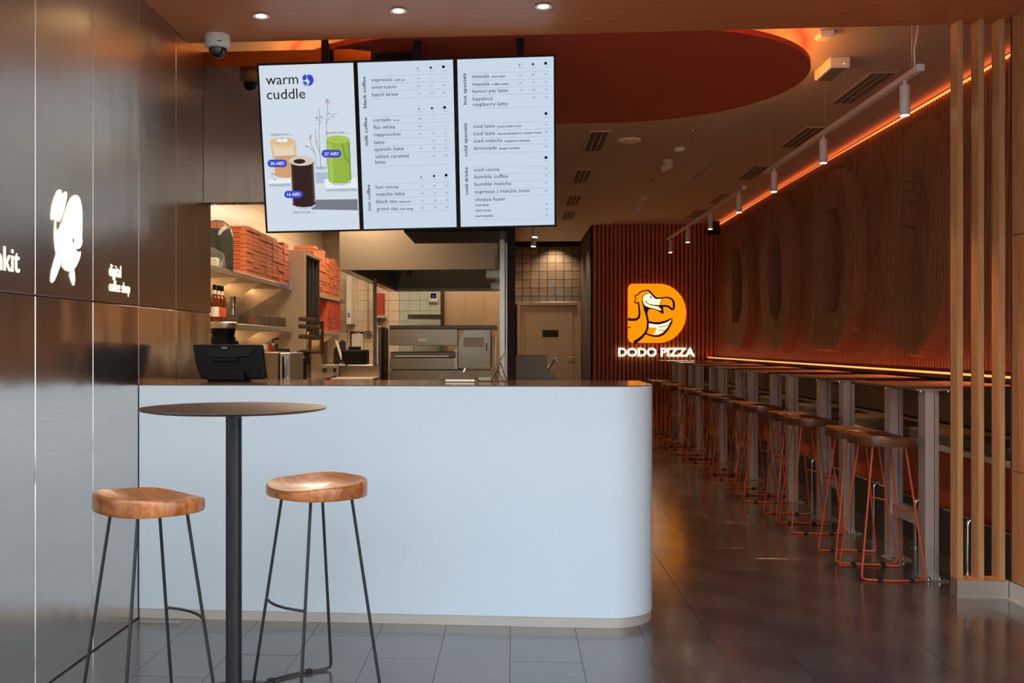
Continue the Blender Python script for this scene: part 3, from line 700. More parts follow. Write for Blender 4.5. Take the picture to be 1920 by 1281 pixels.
# ================================================================== STOOLS
def make_stool(name, label, metal, seatm, group):
    t = thing(name, label, 'stool', (0, 0, 0), group)
    BX, BY, UX, UY, ZB, ZU, R_ = .164, .1735, .099, .088, .0065, .722, .0058
    # seat: dished saddle, front = -y
    A, Bb, N, M = .192, .168, 40, 9
    def rim(k):
        a = 2 * math.pi * k / N; ca, sa = math.cos(a), math.sin(a); e = 2 / 2.5
        x = A * abs(ca) ** e * (1 if ca > 0 else -1); y = Bb * abs(sa) ** e * (1 if sa > 0 else -1)
        return x, y
    def top(x, y, r):
        back = max(0, y / Bb); front = max(0, -y / Bb)
        zr = .768 + .022 * back ** 1.5 + .010 * (abs(x) / A) ** 2 - .010 * front * (1 - (abs(x) / A) ** 2)
        return zr - .026 * (1 - r ** 2.2) * (1 - .5 * front)
    vs, fs = [], []
    vs.append((0, 0, top(0, 0, 0)))
    for j in range(1, M + 1):
        r = (j / M) ** .8 * .965
        for k in range(N):
            x, y = rim(k); vs.append((x * r, y * r, top(x * r, y * r, r / .965)))
    prof = [(.99, -.004), (1.0, -.012), (1.0, -.034), (.985, -.042)]
    for s, dz in prof:
        for k in range(N):
            x, y = rim(k); zt = top(x * .965, y * .965, 1.)
            zz = zt + dz if dz > -.02 else .7275 + (.006 if dz > -.04 else 0)
            vs.append((x * s, y * s, zz))
    for k in range(N): fs.append((0, 1 + k, 1 + (k + 1) % N))
    rings = M + len(prof)
    for j in range(rings - 1):
        for k in range(N):
            a = 1 + j * N + k; b = 1 + j * N + (k + 1) % N; fs.append((a, a + N, b + N, b))
    fs.append(tuple(range(1 + (rings - 1) * N, 1 + rings * N))[::-1])
    MB().add(vs, fs).build('seat', seatm, t, smooth=True)
    MB().box(-UX - .012, UX + .012, -UY - .012, UY + .012, .7225, .7275).build('seat_plate', metal, t)
    legp = lambda sx, sy, q: Vector((sx * (BX + (UX - BX) * q), sy * (BY + (UY - BY) * q), ZB + (ZU - ZB) * q))
    for sx in (-1, 1):
        for sy in (-1, 1):
            b = legp(sx, sy, 0); c1 = legp(sx, sy, .035)
            inn = Vector((b.x + sx * .004, b.y - sy * .022, ZB))
            pts = [legp(sx, sy, 1), legp(sx, sy, .5), c1, (c1 + b * 2 + inn * .6) / 3.6, inn]
            MB().tube(pts, R_, 8).build('leg', metal, t, smooth=True)
        # runner, bowed outwards
        pts = []
        for k in range(11):
            q = -1 + 2 * k / 10; pts.append((sx * (BX + .004 + .028 * (1 - q * q)), q * (BY - .022), ZB))
        MB().tube(pts, R_, 8).build('runner', metal, t, smooth=True)
        for q in (-.55, .55):
            x = sx * (BX + .004 + .028 * (1 - q * q)); y = q * (BY - .022)
            MB().box(x - .009, x + .009, y - .013, y + .013, 0, .014).build('foot_pad', 'rubber', t)
    q = (.345 - ZB) / (ZU - ZB); f = legp(1, -1, q)
    pts = [(f.x * (-1 + 2 * k / 10), f.y - .038 * (1 - (-1 + k / 5) ** 2), f.z) for k in range(11)]
    MB().tube(pts, .005, 8).build('footrest', metal, t, smooth=True)
    return t
bs = make_stool('bar_stool', 'oak seat bar stool with black wire legs between round table and steel wall', 'black_metal', 'seat_oak', 'oak seat bar stools at the round table')
bs2 = copy_tree(bs)
bs2['label'] = 'oak seat bar stool with black wire legs between round table and white counter'
bs.location = (-1.226, 3.244, 0); bs.rotation_euler = (0, 0, math.radians(137.3))
bs2.location = (-.726, 3.610, 0); bs2.rotation_euler = (0, 0, math.radians(-46))
T0, TP = 5.60, 1.335
os_ = make_stool('wire_stool', '', 'orange_metal', 'seat_dark', 'orange wire stools along the steel-legged tables')
n = 0
for i in range(7):
    for j, dy in enumerate((.10, .51)):
        o = os_ if n == 0 else copy_tree(os_)
        o.location = (2.056, T0 + i * TP + dy, 0); o.rotation_euler = (0, 0, math.radians(90 + random.uniform(-4, 4)))
        o['label'] = 'brown seat orange wire stool, ' + ORD[n + 1] + ' in the row counted from the wooden slat screen'
        n += 1
# ---- round bar table
c = Vector((-.995, 3.459, 0))
t = thing('round_bar_table', 'round brown bar table on a black pole in front of the counter', 'table', c)
MB().lathe([(0, 1.046), (.30, 1.046), (.326, 1.051), (.3305, 1.055), (.330, 1.058), (0, 1.060)], c, 72).build('table_top', 'table_brown', t, smooth=True)
MB().lathe([(.0, .0), (.0285, 0), (.0285, 1.04), (0, 1.04)], c, 24).build('pole', 'black_metal', t, smooth=True)
MB().box(c.x - .13, c.x + .13, c.y - .13, c.y + .13, 1.039, 1.046).build('top_plate', 'black_metal', t, bevel=.002)
MB().lathe([(0, 0), (.22, 0), (.22, .008), (.03, .014), (0, .014)], c, 40).build('base_plate', 'black_metal', t, smooth=True)
for dx in (-.145, .145):
    MB().lathe([(0, 1.038), (.006, 1.038), (.006, 1.047), (0, 1.047)], (c.x + dx, c.y - .10, 0), 10).build('bolt', 'chrome', t)

# ================================================================== DINING TABLES
def make_dtable():
    t = thing('bar_table', '', 'table', (0, 0, 0), 'steel-legged bar tables along the bench')
    MB().box(-.22, .45, -.10, .60, 1.044, 1.060).build('table_top', 'table_gloss', t, bevel=.003)
    for y in (0., .5):
        mb = MB()      # I-section leg: two flanges and a web
        mb.box(-.042, .004, y - .046, y + .046, .008, 1.032).box(.004, .010, y - .012, y + .03, .008, 1.032).box(.010, .016, y - .044, y + .044, .008, 1.032).box(.016, .046, y - .006, y + .04, .008, 1.032)
        mb.build('leg', 'beam_steel', t)
        MB().box(-.10, .10, y - .07, y + .07, 1.032, 1.044).build('top_plate', 'steel_light', t)
        MB().box(-.052, .075, y - .07, y + .07, 0, .008).build('floor_plate', 'steel_light', t)
        for bx in (-.03, .03):
            MB().lathe([(0, .008), (.011, .008), (.011, .018), (.006, .024), (0, .026)], (bx, y - .06, 0), 10).build('bolt', 'chrome', t, smooth=True)
            MB().lathe([(0, 1.024), (.006, 1.024), (.006, 1.032), (0, 1.032)], (bx * 2.4, y - .06, 0), 8).build('bolt', 'chrome', t)
    MB().box(-.036, .036, .006, .494, .275, .345).build('stretcher', 'beam_steel', t, bevel=.003)
    return t
dt = make_dtable()
for i in range(7):
    o = dt if i == 0 else copy_tree(dt)
    o.location = (2.275, T0 + i * TP, 0)
    o['label'] = 'brown bar table on twin steel beam legs, ' + ORD[i + 1] + ' from the wooden slat screen'
# ---- bench, plinth and foot-rail posts
bench = thing('wall_bench', 'long dark upholstered bench with orange front along the relief wall', 'bench', (2.75, 10.2, 0))
YB0, YB1 = YP + .03, YF - .03
MB().box(2.62, XR, YB0, YB1, 0, .28).build('plinth', 'plinth_dark', bench)
MB().box(2.612, 2.628, YB0, YB1, .276, .284).build('plinth_trim', 'chrome', bench)
MB().box(2.66, XR, YB0, YB1, .28, .632).build('front_panel', 'orange_panel', bench)
MB().box(2.60, XR, YB0, YB1, .632, .664).build('seat_board', 'beam_steel', bench)
y = YB0; i = 0
while y < YB1 - .1:
    e_ = min(y + 1.335, YB1)
    MB().box(2.625, 2.98, y + .003, e_ - .003, .664, .735).build('seat_cushion', 'leather_grey', bench, bevel=.018, seg=3)
    MB().box(2.965, 3.06, y + .003, e_ - .003, .74, 1.05).build('back_cushion', 'leather_brown', bench, bevel=.018, seg=3)
    y = e_
fr = thing('foot_rail_post', '', 'post', (0, 0, 0), 'chrome posts beside the bench plinth')
MB().tube([(0, 0, .006), (0, 0, .27)] + [(.045 - .045 * math.cos(a), 0, .27 + .045 * math.sin(a)) for a in [math.pi * k / 10 for k in range(1, 9)]], .012, 10).build('bent_tube', 'chrome', fr, smooth=True)
MB().lathe([(0, 0), (.03, 0), (.03, .006), (0, .006)], (0, 0, 0), 16).build('floor_flange', 'chrome', fr, smooth=True)
for i in range(13):
    o = fr if i == 0 else copy_tree(fr)
    o.location = (2.53, 5.72 + i * .72, 0)
    o['label'] = 'short chrome hooked post by the bench plinth, ' + ORD[i + 1] + ' from the wooden slat screen'

# ================================================================== SLAT SCREEN
sc = thing('slat_screen', 'oak slat screen on a steel base beside the wooden wall', 'screen', (2.36, 5.2, 0))
MB().box(2.234, XP - .008, YP, YP + .085, .0, .094).build('steel_base', 'steel_light', sc, bevel=.001)
MB().box(2.228, XP - .008, YP - .008, YP, .0, .012).build('base_lip', 'steel_light', sc)
MB().box(2.234, XP - .008, YP, YP + .085, .0945, .099).build('base_cap', 'oak_panel', sc)
sl = MB().box(0, .0275, 0, .083, .099, ZS).mesh('slat', 'oak_post', bevel=.0012)
sl2 = MB().box(0, .0275, .0, .083, ZS, ZC).mesh('slat', 'oak_post')
for k in range(3): part_copy(sl, 'slat', sc, (2.234 + .1015 * k, YP, 0)) 

# ================================================================== CEILING FITTINGS
# red floating disc
dz0, dz1 = 2.95, 3.0
out = [(.709 + 1.116 * math.cos(a), 6.39 + 1.116 * math.sin(a)) for a in [math.pi / 2 - math.pi * k / 48 for k in range(49)]]
out += [(-.35 - 1.116 * math.cos(a), 6.39 + 1.116 * math.sin(a)) for a in [-math.pi / 2 + math.pi * k / 24 for k in range(25)]]
disc = thing('ceiling_disc', 'large red oval panel floating under the ceiling with amber glow above', 'ceiling panel', (.5, 6.39, dz0))
MB().prism([(x, y, dz0) for x, y in out], (0, 0, .03)).build('panel', 'disc_red', disc, smooth=True)
cen = Vector((.2, 6.39, 0)); ring = []
ins = [(.709 + (x - .709) * .965 if x > .709 else -.35 + (x + .35) * .965 if x < -.35 else x, 6.39 + (y - 6.39) * .965) for x, y in out]
m_ = len(ins)
MB().add([(x, y, dz0 + .031) for x, y in ins] + [(x, y, dz0 + .046) for x, y in ins], [(i, (i + 1) % m_, m_ + (i + 1) % m_, m_ + i) for i in range(m_)]).build('led_rim', 'led_amber', disc)
for x, y in ((.2, 6.0), (.2, 6.8), (1.1, 6.39)): MB().tube([(x, y, dz0 + .03), (x, y, ZC)], .006).build('suspension_rod', 'steel_dark', disc)
# track lights
def spotlight(i, Y):
    p = Vector((2.15, Y, 2.735))
    t = thing('track_spotlight', 'white cylinder spotlight on ceiling track, ' + ORD[i + 1] + ' from the wooden slat screen', 'spotlight', p, 'track spotlights over the tables')
    MB().lathe([(0, -.19), (.024, -.19), (.027, -.186), (.027, -.03), (.024, -.025), (0, -.025)], p, 20).build('cylinder', 'plastic_white', t, smooth=True)
    MB().lathe([(0, -.1925), (.022, -.1925), (.022, -.190), (0, -.190)], p, 16).build('lens', 'lamp_warm', t)
    MB().tube([p + Vector((0, 0, -.025)), p], .010).build('swivel', 'plastic_white', t)
    lamp('spot', 'SPOT', p + Vector((0, 0, -.20)), 34, (255, 196, 134), t, size=.02, spot=70, blend=.7)
sy = (5.62, 7.05, 8.35, 9.62, 11.0, 12.4, 13.75)
for i, Y in enumerate(sy): spotlight(i, Y)
for k, (a, b, lab) in enumerate(((5.42, 8.62, 'white ceiling track hung on cables nearest the slat screen'), (9.42, 11.6, 'white ceiling track in the middle of the dining row'), (11.75, 13.95, 'white ceiling track nearest the orange sign wall'))):
    t = thing('lighting_track', lab, 'track', (2.15, a, 2.735), 'lighting tracks over the tables')
    MB().box(2.134, 2.166, a, b, 2.735, 2.765).build('rail', 'plastic_white', t)
    MB().box(2.130, 2.170, a - .02, a + .02, 2.731, 2.769).build('end_cap', 'plastic_white', t, bevel=.004)
    for yy_ in (a + .1, (a + b) / 2, b - .1): MB().tube([(2.15, yy_, 2.765), (2.15, yy_, ZC)], .002, 5).build('cable', 'steel_light', t)
p = Vector((2.15, 5.46, 0))
o = MB().tube([(2.15, 5.46, ZC), (2.158, 5.46, 2.98), (2.142, 5.47, 2.86), (2.15, 5.48, 2.769)], .0045, 6).build('power_cable', 'plastic_white', smooth=True)
tag(o, 'pale power cable dropping from the ceiling to the nearest track', 'cable')
# slot vents
def vent(px, py, label, ln=.86):
    p = onZ(px, py, ZC)
    t = thing('slot_vent', label, 'vent', p, 'ceiling slot vents')
    MB().box(p.x - .095, p.x + .095, p.y - ln / 2, p.y + ln / 2, p.z - .006, p.z).build('frame', 'ceiling_paint', t)
    for k in range(3):
        x = p.x - .052 + k * .052
        MB().box(x - .016, x + .016, p.y - ln / 2 + .03, p.y + ln / 2 - .03, p.z - .0085, p.z - .006).build('slot', 'dark_paint', t)
        MB().box(x - .003, x + .003, p.y - ln / 2 + .03, p.y + ln / 2 - .03, p.z - .012, p.z - .0085).build('louver', 'ceiling_paint', t)
for i, q in enumerate(((1617, 166), (1504, 258), (1412, 324), (1352, 372), (1305, 401))): vent(*q, 'three-slot ceiling vent above the tables, ' + ORD[i + 1] + ' from the slat screen')
for i, q in enumerate(((1118, 265), (1091, 331), (1075, 376), (1066, 404))): vent(*q, 'three-slot ceiling vent in the aisle row, ' + ORD[i + 1] + ' from the red oval panel')
p = onZ(1180, 262, ZC)
o = MB().lathe([(0, -.03), (.06, -.028), (.10, -.014), (.105, 0), (0, 0)], p, 28).build('ceiling_speaker', 'plastic_white', smooth=True); tag(o, 'round white ceiling speaker beside the red oval panel', 'speaker')
p = onZ(1123, 372, ZC)
o = MB().lathe([(0, -.012), (.11, -.01), (.12, 0), (0, 0)], p, 28).build('ceiling_speaker', 'ceiling_paint', smooth=True); tag(o, 'flat round ceiling speaker near the orange sign wall', 'speaker')
for q, lab in (((1299, 244), 'small sprinkler head nearest the red oval panel'), ((1222, 338), 'small sprinkler head in the middle of the dining ceiling')):
    p = onZ(*q, ZC); t = thing('sprinkler', lab, 'sprinkler', p, 'ceiling sprinklers')
    MB().lathe([(0, 0), (.03, 0), (.026, -.008), (0, -.008)], p, 16).build('rosette', 'chrome', t, smooth=True)
    MB().lathe([(0, -.008), (.008, -.008), (.006, -.04), (.02, -.042), (.02, -.046), (0, -.046)], p, 10).build('nozzle', 'chrome', t)
def ceil_box(px, py, w, l, h, name, label, cat, m='plastic_white'):
    p = onZ(px, py, ZC); t = thing(name, label, cat, p)
    MB().box(p.x - w / 2, p.x + w / 2, p.y - l / 2, p.y + l / 2, ZC - h, ZC).build('housing', m, t, bevel=min(.008, h * .3))
    MB().box(p.x - w * .35, p.x + w * .35, p.y - l / 2 + .01, p.y + l / 2 - .01, ZC - h - .006, ZC - h).build('diffuser', 'clear_plastic' if h > .05 else m, t)
    return t, p
ceil_box(1546, 60, .09, .11, .035, 'motion_sensor', 'small white box sensor on the ceiling at the soffit edge', 'sensor')
ceil_box(1273, 277, .09, .09, .03, 'motion_sensor', 'small white box sensor in the middle of the dining ceiling', 'sensor')
t, p = ceil_box(1560, 119, .13, .32, .07, 'emergency_light', 'white emergency light fitting beside the red oval panel edge', 'light')
MB().box(p.x + .02, p.x + .03, p.y - .162, p.y - .158, ZC - .05, ZC - .045).build('indicator', 'led_orange', t)
for q, lab in (((1252, 300), 'white ceiling camera pointing at the aisle, nearer the red oval panel'), ((1196, 381), 'white ceiling camera pointing at the aisle, nearer the orange sign wall')):
    p = onZ(*q, ZC); t = thing('ceiling_camera', lab, 'camera', p)
    MB().lathe([(0, 0), (.05, 0), (.045, -.04), (0, -.04)], p, 20).build('base', 'plastic_white', t, smooth=True)
    MB().tube([p + Vector((.02, 0, -.05)), p + Vector((-.05, -.06, -.10))], [.035, .03], 12).build('barrel', 'plastic_white', t, smooth=True)
p = onZ(1207, 369, ZC)
t = thing('smoke_detector', 'small round smoke detector near the orange sign wall', 'detector', p)
MB().lathe([(0, 0), (.06, 0), (.055, -.02), (0, -.02)], p, 20).build('base', 'plastic_white', t, smooth=True)
MB().lathe([(0, -.02), (.045, -.02), (.035, -.045), (0, -.05)], p, 20).build('sensor_cap', 'plastic_white', t, smooth=True)
p = onY(1338, 427, 14.9)
t = thing('corner_loudspeaker', 'small black loudspeaker in the far top corner of the dining room', 'speaker', p)
MB().box(p.x - .08, p.x + .08, 14.83, 14.99, p.z - .1, p.z + .1).build('cabinet', 'plastic_black', t, bevel=.015, seg=2)
MB().box(p.x - .02, p.x + .02, 14.99, YF - .02, p.z - .02, p.z + .02).build('bracket', 'plastic_black', t)
for k, (px, py, lab) in enumerate(((1047, 433, 'tiny round downlight over the corridor, nearer one'), (1041, 450, 'tiny round downlight over the corridor, farther one'))):
    p = onZ(px, py, ZC) if k == 0 else onZ(px, py + 0, ZC)
    t = thing('corridor_downlight', lab, 'light', p, 'corridor downlights')
    MB().lathe([(.03, 0), (.05, 0), (.048, -.004), (.03, -.003)], p, 18).build('trim_ring', 'plastic_white', t)
    MB().lathe([(0, -.002), (.03, -.002), (.03, 0), (0, 0)], p, 16).build('lens', 'lamp_warm', t)
    lamp('spot', 'SPOT', p + Vector((0, 0, -.02)), 60, (255, 220, 175), t, size=.03, spot=120, blend=.8)
for k, (px, py, Y, lab) in enumerate(((1004, 433, 9.5, 'pale cylinder spotlight over the corridor, nearer one'), (1001, 452, 11.0, 'pale cylinder spotlight over the corridor, farther one'))):
    p = onY(px, py, Y)
    t = thing('corridor_spotlight', lab, 'spotlight', p, 'corridor spotlights')
    MB().tube([p + Vector((.006, 0, .06)), p + Vector((-.006, 0, -.06))], .03, 16).build('cylinder', 'plastic_white', t, smooth=True)
    MB().tube([p + Vector((-.0062, 0, -.0605)), p + Vector((-.0064, 0, -.063))], .024, 16).build('lens', 'lamp_warm', t)
    MB().tube([p + Vector((.006, 0, .06)), Vector((p.x + .006, p.y, ZC))], .006).build('stem', 'plastic_white', t)
    lamp('spot', 'SPOT', p + Vector((-.007, 0, -.07)), 30, (255, 214, 160), t, size=.03, spot=80)

# ================================================================== KITCHEN
def kbox(px0, px1, py0, py1, Y, d, m, name, parent, bevel=0.):
    a = onY(px0, py1, Y); b = onY(px1, py0, Y)
    return MB().box(a.x, b.x, Y, Y + d, a.z, b.z).build(name, m, parent, bevel=bevel)
# unseen kitchen ceiling light panels; the last is added to light oven and hood
for i, (x, y, w, l) in enumerate(((-1.7, 7.6, .6, 1.8), (-1.95, 11.6, .35, 2.6), (-.95, 13.62, 1.4, .25), (-.75, 7.3, .5, .4))):
    t = thing('kitchen_light', ['warm ceiling light panel behind the menu screens', 'warm ceiling light panel beside the extractor hood', 'warm ceiling light panel by the kitchen back wall', 'added warm fill panel lighting the extractor hood from the front'][i], 'light', (x, y, ZC - .05), 'kitchen light panels')
    MB().box(x - w / 2, x + w / 2, y - l / 2, y + l / 2, ZC - .13, ZC - .08).build('housing', 'plastic_white', t)
    for sx_ in (-.3, .3): MB().tube([(x, y + sx_ * l, ZC - .08), (x, y + sx_ * l, ZC)], .005, 6).build('hanger', 'steel_light', t)
    MB().box(x - w / 2 + .03, x + w / 2 - .03, y - l / 2 + .03, y + l / 2 - .03, ZC - .136, ZC - .13).build('diffuser', 'panel_warm', t)
# shelves on the left kitchen wall
SX, SX0 = -2.40, KX
def shelf(name, label, y0, y1, z, brackets, film=False):
    t = thing(name, label, 'shelf', (SX0, (y0 + y1) / 2, z))
    MB().box(SX0, SX, y0, y1, z - .045, z).build('shelf_plate', 'steel_light', t, bevel=.002)
    if film: MB().box(SX, SX + .002, y1 - .55, y1 - .1, z - .04, z - .004).build('blue_film_strip', 'blue_film', t)
    for y in brackets:
        MB().prism([(SX0, y, z - .046), (SX - .02, y, z - .046), (SX0, y, z - .30)], (0, .012, 0)).build('bracket', 'steel_light', t)
    o = MB().box(SX0 + .03, SX0 + .05, y0 + .1, y1 - .1, z - .062, z - .046).build('under_light', 'shelf_led', t)
    return t
shelf('wall_shelf', 'upper steel wall shelf holding the near pizza boxes', 7.2, 10.57, 1.92, (8.55, 9.35, 10.30), True)
shelf('wall_shelf', 'lower steel wall shelf with syrup bottles and brown packs', 7.2, 10.57, 1.464, (8.55, 9.35, 10.30))
shelf('wall_shelf', 'upper steel wall shelf holding the far pizza boxes', 11.75, 14.1, 1.92, (11.85, 13.4), True)
shelf('wall_shelf', 'lower steel wall shelf holding the far pizza boxes', 11.75, 14.1, 1.46, (11.85, 13.4))
BXW, BXH = .255, .0405
bx_near = MB().box(-BXW, 0, 0, .222, 0, BXH - .0006).mesh('pizza_box', 'cardboard', bevel=.0045)
bx_far = MB().box(-BXW, 0, 0, .215, 0, BXH - .0006).mesh('pizza_box', 'cardboard', bevel=.0045)
bx_red = MB().box(-BXW, 0, 0, .215, 0, BXH - .0006).mesh('pizza_box', 'cardboard_red', bevel=.0045)
print_me = MB().box(-.17, -.06, -.0012, .0, .014, .024).mesh('print_band', 'box_print')
def stack(me, x, y, z, rows, where, grp, prints=False):
    for k in range(rows):
        o = bpy.data.objects.new('pizza_box', me); COL.objects.link(o)
        o.location = (x + random.uniform(-.008, .004), y + random.uniform(-.006, .006), z + k * BXH)
        o.rotation_euler = (0, 0, random.uniform(-.012, .012))
        tag(o, 'orange pizza box, ' + ORD[k + 1] + ' from the bottom of ' + where, 'box', grp)
        if prints:
            q = bpy.data.objects.new('print_band', print_me); COL.objects.link(q); q.parent = o
for i in range(7):
    stack(bx_near, SX - .015, 8.82 + i * .242, 1.92, (11, 11, 11, 11, 11, 10, 11)[i], 'the ' + ORD[i + 1] + ' near stack on the upper shelf', 'pizza boxes on the near upper shelf', i == 0)
stack(bx_near, SX - .285, 8.82, 1.92, 11, 'the inner near stack by the tiled wall', 'pizza boxes on the near upper shelf')
for i, r in enumerate((14, 13, 14, 12, 12, 13, 11)):
    stack(bx_far, SX - .015, 11.86 + i * .262, 1.92, r, 'the ' + ORD[i + 1] + ' far stack on the upper shelf', 'pizza boxes on the far upper shelf')
for i, r in enumerate((10, 10, 10, 10)):
    stack(bx_red, SX - .015, 12.75 + i * .262, 1.46, r, 'the ' + ORD[i + 1] + ' far stack on the lower shelf', 'pizza boxes on the far lower shelf')
# cup sleeves beside the red boxes
for i in range(2):
    y = 12.05 + i * .22
    t = thing('cup_stack', ['tall stack of red cups on the far lower shelf', 'short stack of red cups on the far lower shelf'][i], 'cups', (SX - .1, y, 1.46), 'red cup stacks')
    for k in range(12 - i * 4):
        MB().lathe([(.036, 0), (.048, .05), (.051, .052), (.047, .054), (.034, .004)], (SX - .1, y, 1.46 + k * .026), 14).build('cup', 'cardboard_red', t, smooth=True)
# domed machine and bag on the near upper shelf
p = onX(412, 498, SX - .10); p.z = 1.92
t = thing('domed_blender', 'black machine under a clear dome on the upper kitchen shelf', 'machine', p)
MB().box(p.x - .11, p.x + .07, p.y - .10, p.y + .10, 1.92, 2.26).build('motor_body', 'plastic_black', t, bevel=.03, seg=3)
MB().lathe([(.135, 0.0), (.135, .25), (.125, .33), (.095, .39), (.05, .42), (0, .43)], (p.x - .02, p.y, 1.92), 28).build('clear_dome', 'glass', t, smooth=True)
p2 = Vector((p.x + .0, p.y - .26, 1.92))
t = thing('plastic_bag', 'crumpled clear plastic bag of supplies in front of the domed machine', 'bag', p2)
vs = [(-.11, -.07, 0), (.10, -.08, 0), (.11, .08, 0), (-.10, .07, 0), (-.12, -.06, .10), (.13, -.05, .09), (.10, .06, .12), (-.1, .07, .11), (.0, .0, .17), (.05, -.02, .16)]
MB().add([Vector(v) + p2 for v in vs], [(0, 3, 2, 1), (0, 1, 5, 4), (1, 2, 6, 5), (2, 3, 7, 6), (3, 0, 4, 7), (4, 5, 9, 8), (5, 6, 9), (6, 7, 8, 9), (7, 4, 8)]).build('bag_film', 'clear_plastic', t)
MB().box(p2.x - .08, p2.x + .07, p2.y - .05, p2.y + .05, 1.922, 2.0).build('contents', 'paper', t, bevel=.01)
# bottles, bar tools, tray and brown packs on the lower shelf
bm_ = {}
for i, px in enumerate((402, 409.5, 416)):
    p = onX(px, 600, SX - .07); p.z = 1.464
    t = thing('syrup_bottle', 'dark syrup bottle on the lower shelf, ' + ORD[i + 1] + ' from the steel wall', 'bottle', p, 'syrup bottles')
    MB().lathe([(0, 0), (.035, 0), (.036, .005), (.036, .18), (.030, .21), (.014, .24), (.013, .27), (0, .27)], p, 18).build('glass_body', 'syrup', t, smooth=True)
    MB().lathe([(0, .27), (.016, .27), (.016, .315), (0, .315)], p, 14).build('cap', 'plastic_black', t, smooth=True)
    MB().lathe([(.0125, .235), (.0155, .235), (.0145, .27), (.0125, .27)], p, 14).build('neck_band', 'label_white', t)
    MB().lathe([(.0362, .05), (.0368, .05), (.0368, .13), (.0362, .13)], p, 18).build('label_band', 'label_white' if i == 0 else 'cardboard_red', t)
p = onX(437, 604, SX - .12); p.z = 1.464
t = thing('steel_tray', 'shallow dark steel tray on the lower shelf beside the bottles', 'tray', p)
MB().box(p.x - .10, p.x + .10, p.y - .16, p.y + .16, 1.464, 1.469).build('tray_floor', 'steel_dark', t)
for q in ((-.10, -.095, -.16, .16), (.095, .10, -.16, .16), (-.095, .095, -.16, -.155), (-.095, .095, .155, .16)):
    MB().box(p.x + q[0], p.x + q[1], p.y + q[2], p.y + q[3], 1.469, 1.545).build('tray_side', 'steel_dark', t)
t = thing('jigger', 'steel double jigger standing in the tray on the lower shelf', 'jigger', (p.x, p.y, 1.469))
MB().lathe([(0, 0), (.030, 0), (.033, .02), (.020, .15), (.026, .24), (.028, .245), (.022, .24), (.014, .16), (0, .155)], (p.x, p.y, 1.469), 18).build('cup', 'chrome', t, smooth=True)
MB().lathe([(.018, .14), (.0215, .145), (.0215, .155), (.018, .16)], (p.x, p.y, 1.469), 18).build('collar', 'brown_pack', t, smooth=True)
for i in range(3):
    y = 9.38 + i * .36
    o = MB().box(SX - .25, SX - .03, y, y + .34, 1.464, 1.575).build('brown_pack', 'brown_pack', bevel=.018, seg=2)
    tag(o, 'brown paper bundle on the lower shelf, ' + ORD[i + 1] + ' from the steel tray', 'bundle', 'brown paper bundles')
# steel divider and tall open cabinet
t = thing('steel_divider', 'upright steel divider panel at the end of the near shelves', 'panel', (-2.55, 10.72, .93))
MB().box(KX, -2.28, 10.66, 10.69,   .951, 2.32).build('panel', 'steel_panel', t, bevel=.002)
MB().box(-2.285, -2.265, 10.655, 10.695, .951, 2.32).build('edge_trim', 'steel_light', t)
t = thing('tall_cabinet', 'tall dark open steel cabinet with pale top edge beside the divider', 'cabinet', (-2.5, 11.2, 0))
MB().box(KX + .01, -2.30, 11.60, 11.62, 1.35, 2.28).build('side_panel', 'steel_dark', t); MB().box(KX + .01, -2.30, 10.80, 10.82, 1.35, 2.28).build('side_panel', 'steel_dark', t)
MB().box(KX + .01, KX + .03, 10.82, 11.60, 1.35, 2.28).build('back_panel', 'steel_dark', t); MB().box(KX + .01, -2.30, 10.80, 11.62, 1.33, 1.35).build('bottom_panel', 'steel_dark', t)
MB().box(KX + .01, -2.285, 10.79, 11.63, 2.28, 2.31).build('top_panel', 'steel_light', t)
for k in range(3): MB().box(-2.36, -2.33, 10.98 + k * .2, 11.01 + k * .2, 1.35, 2.28).build('divider', 'steel_dark', t)
# worktops
def worktop(name, label, x0, x1, y0, y1, z, m='steel'):
    t = thing(name, label, 'worktop', ((x0 + x1) / 2, (y0 + y1) / 2, 0))
    MB().box(x0, x1, y0, y1, z - .04, z).build('top', m, t, bevel=.002)
    for x in (x0 + .05, x1 - .05):
        for y in (y0 + .05, y1 - .05): MB().box(x - .02, x + .02, y - .02, y + .02, 0, z - .04).build('leg', 'steel_dark', t)
    MB().box(x0 + .04, x1 - .04, y0 + .04, y1 - .04, .28, .31).build('under_shelf', 'steel_dark', t)
    return t
worktop('back_worktop', 'steel worktop behind the counter by the steel wall', -2.80, -1.30, 6.1, 7.35, .96)
worktop('back_worktop', 'long steel worktop along the kitchen left wall', KX + .02, -1.9, 7.6, 11.7, .95)
# coffee brewer
p = onY(418, 645, 6.5); ZW = .96
t = thing('coffee_brewer', 'black coffee brewer with steel lid ring beside the steel wall', 'brewer', (p.x, 6.5, ZW))
MB().lathe([(0, 0), (.085, 0), (.085, .36), (.080, .375), (0, .375)], (p.x, 6.5, ZW), 28).build('jug', 'plastic_black', t, smooth=True)
za = onY(420, 616, 6.5).z - ZW; zb = onY(420, 604, 6.5).z - ZW
MB().lathe([(0, za), (.09, za), (.092, za + .004), (.092, zb - .006), (.086, zb), (0, zb)], (p.x, 6.5, ZW), 28).build('lid_ring', 'steel_light', t, smooth=True)
MB().lathe([(0, .375), (.075, .375), (.085, za), (0, za)], (p.x, 6.5, ZW), 24).build('collar', 'plastic_black', t, smooth=True)
MB().tube([(p.x + .075, 6.45, ZW + .33), (p.x + .115, 6.43, ZW + .34), (p.x + .13, 6.43, ZW + .28), (p.x + .135, 6.43, ZW + .16)], .011, 8).build('handle', 'plastic_black', t, smooth=True)
MB().box(p.x + .06, p.x + .075, 6.43, 6.44, ZW + za + .01, ZW + zb - .008).build('red_badge', 'cardboard_red', t)
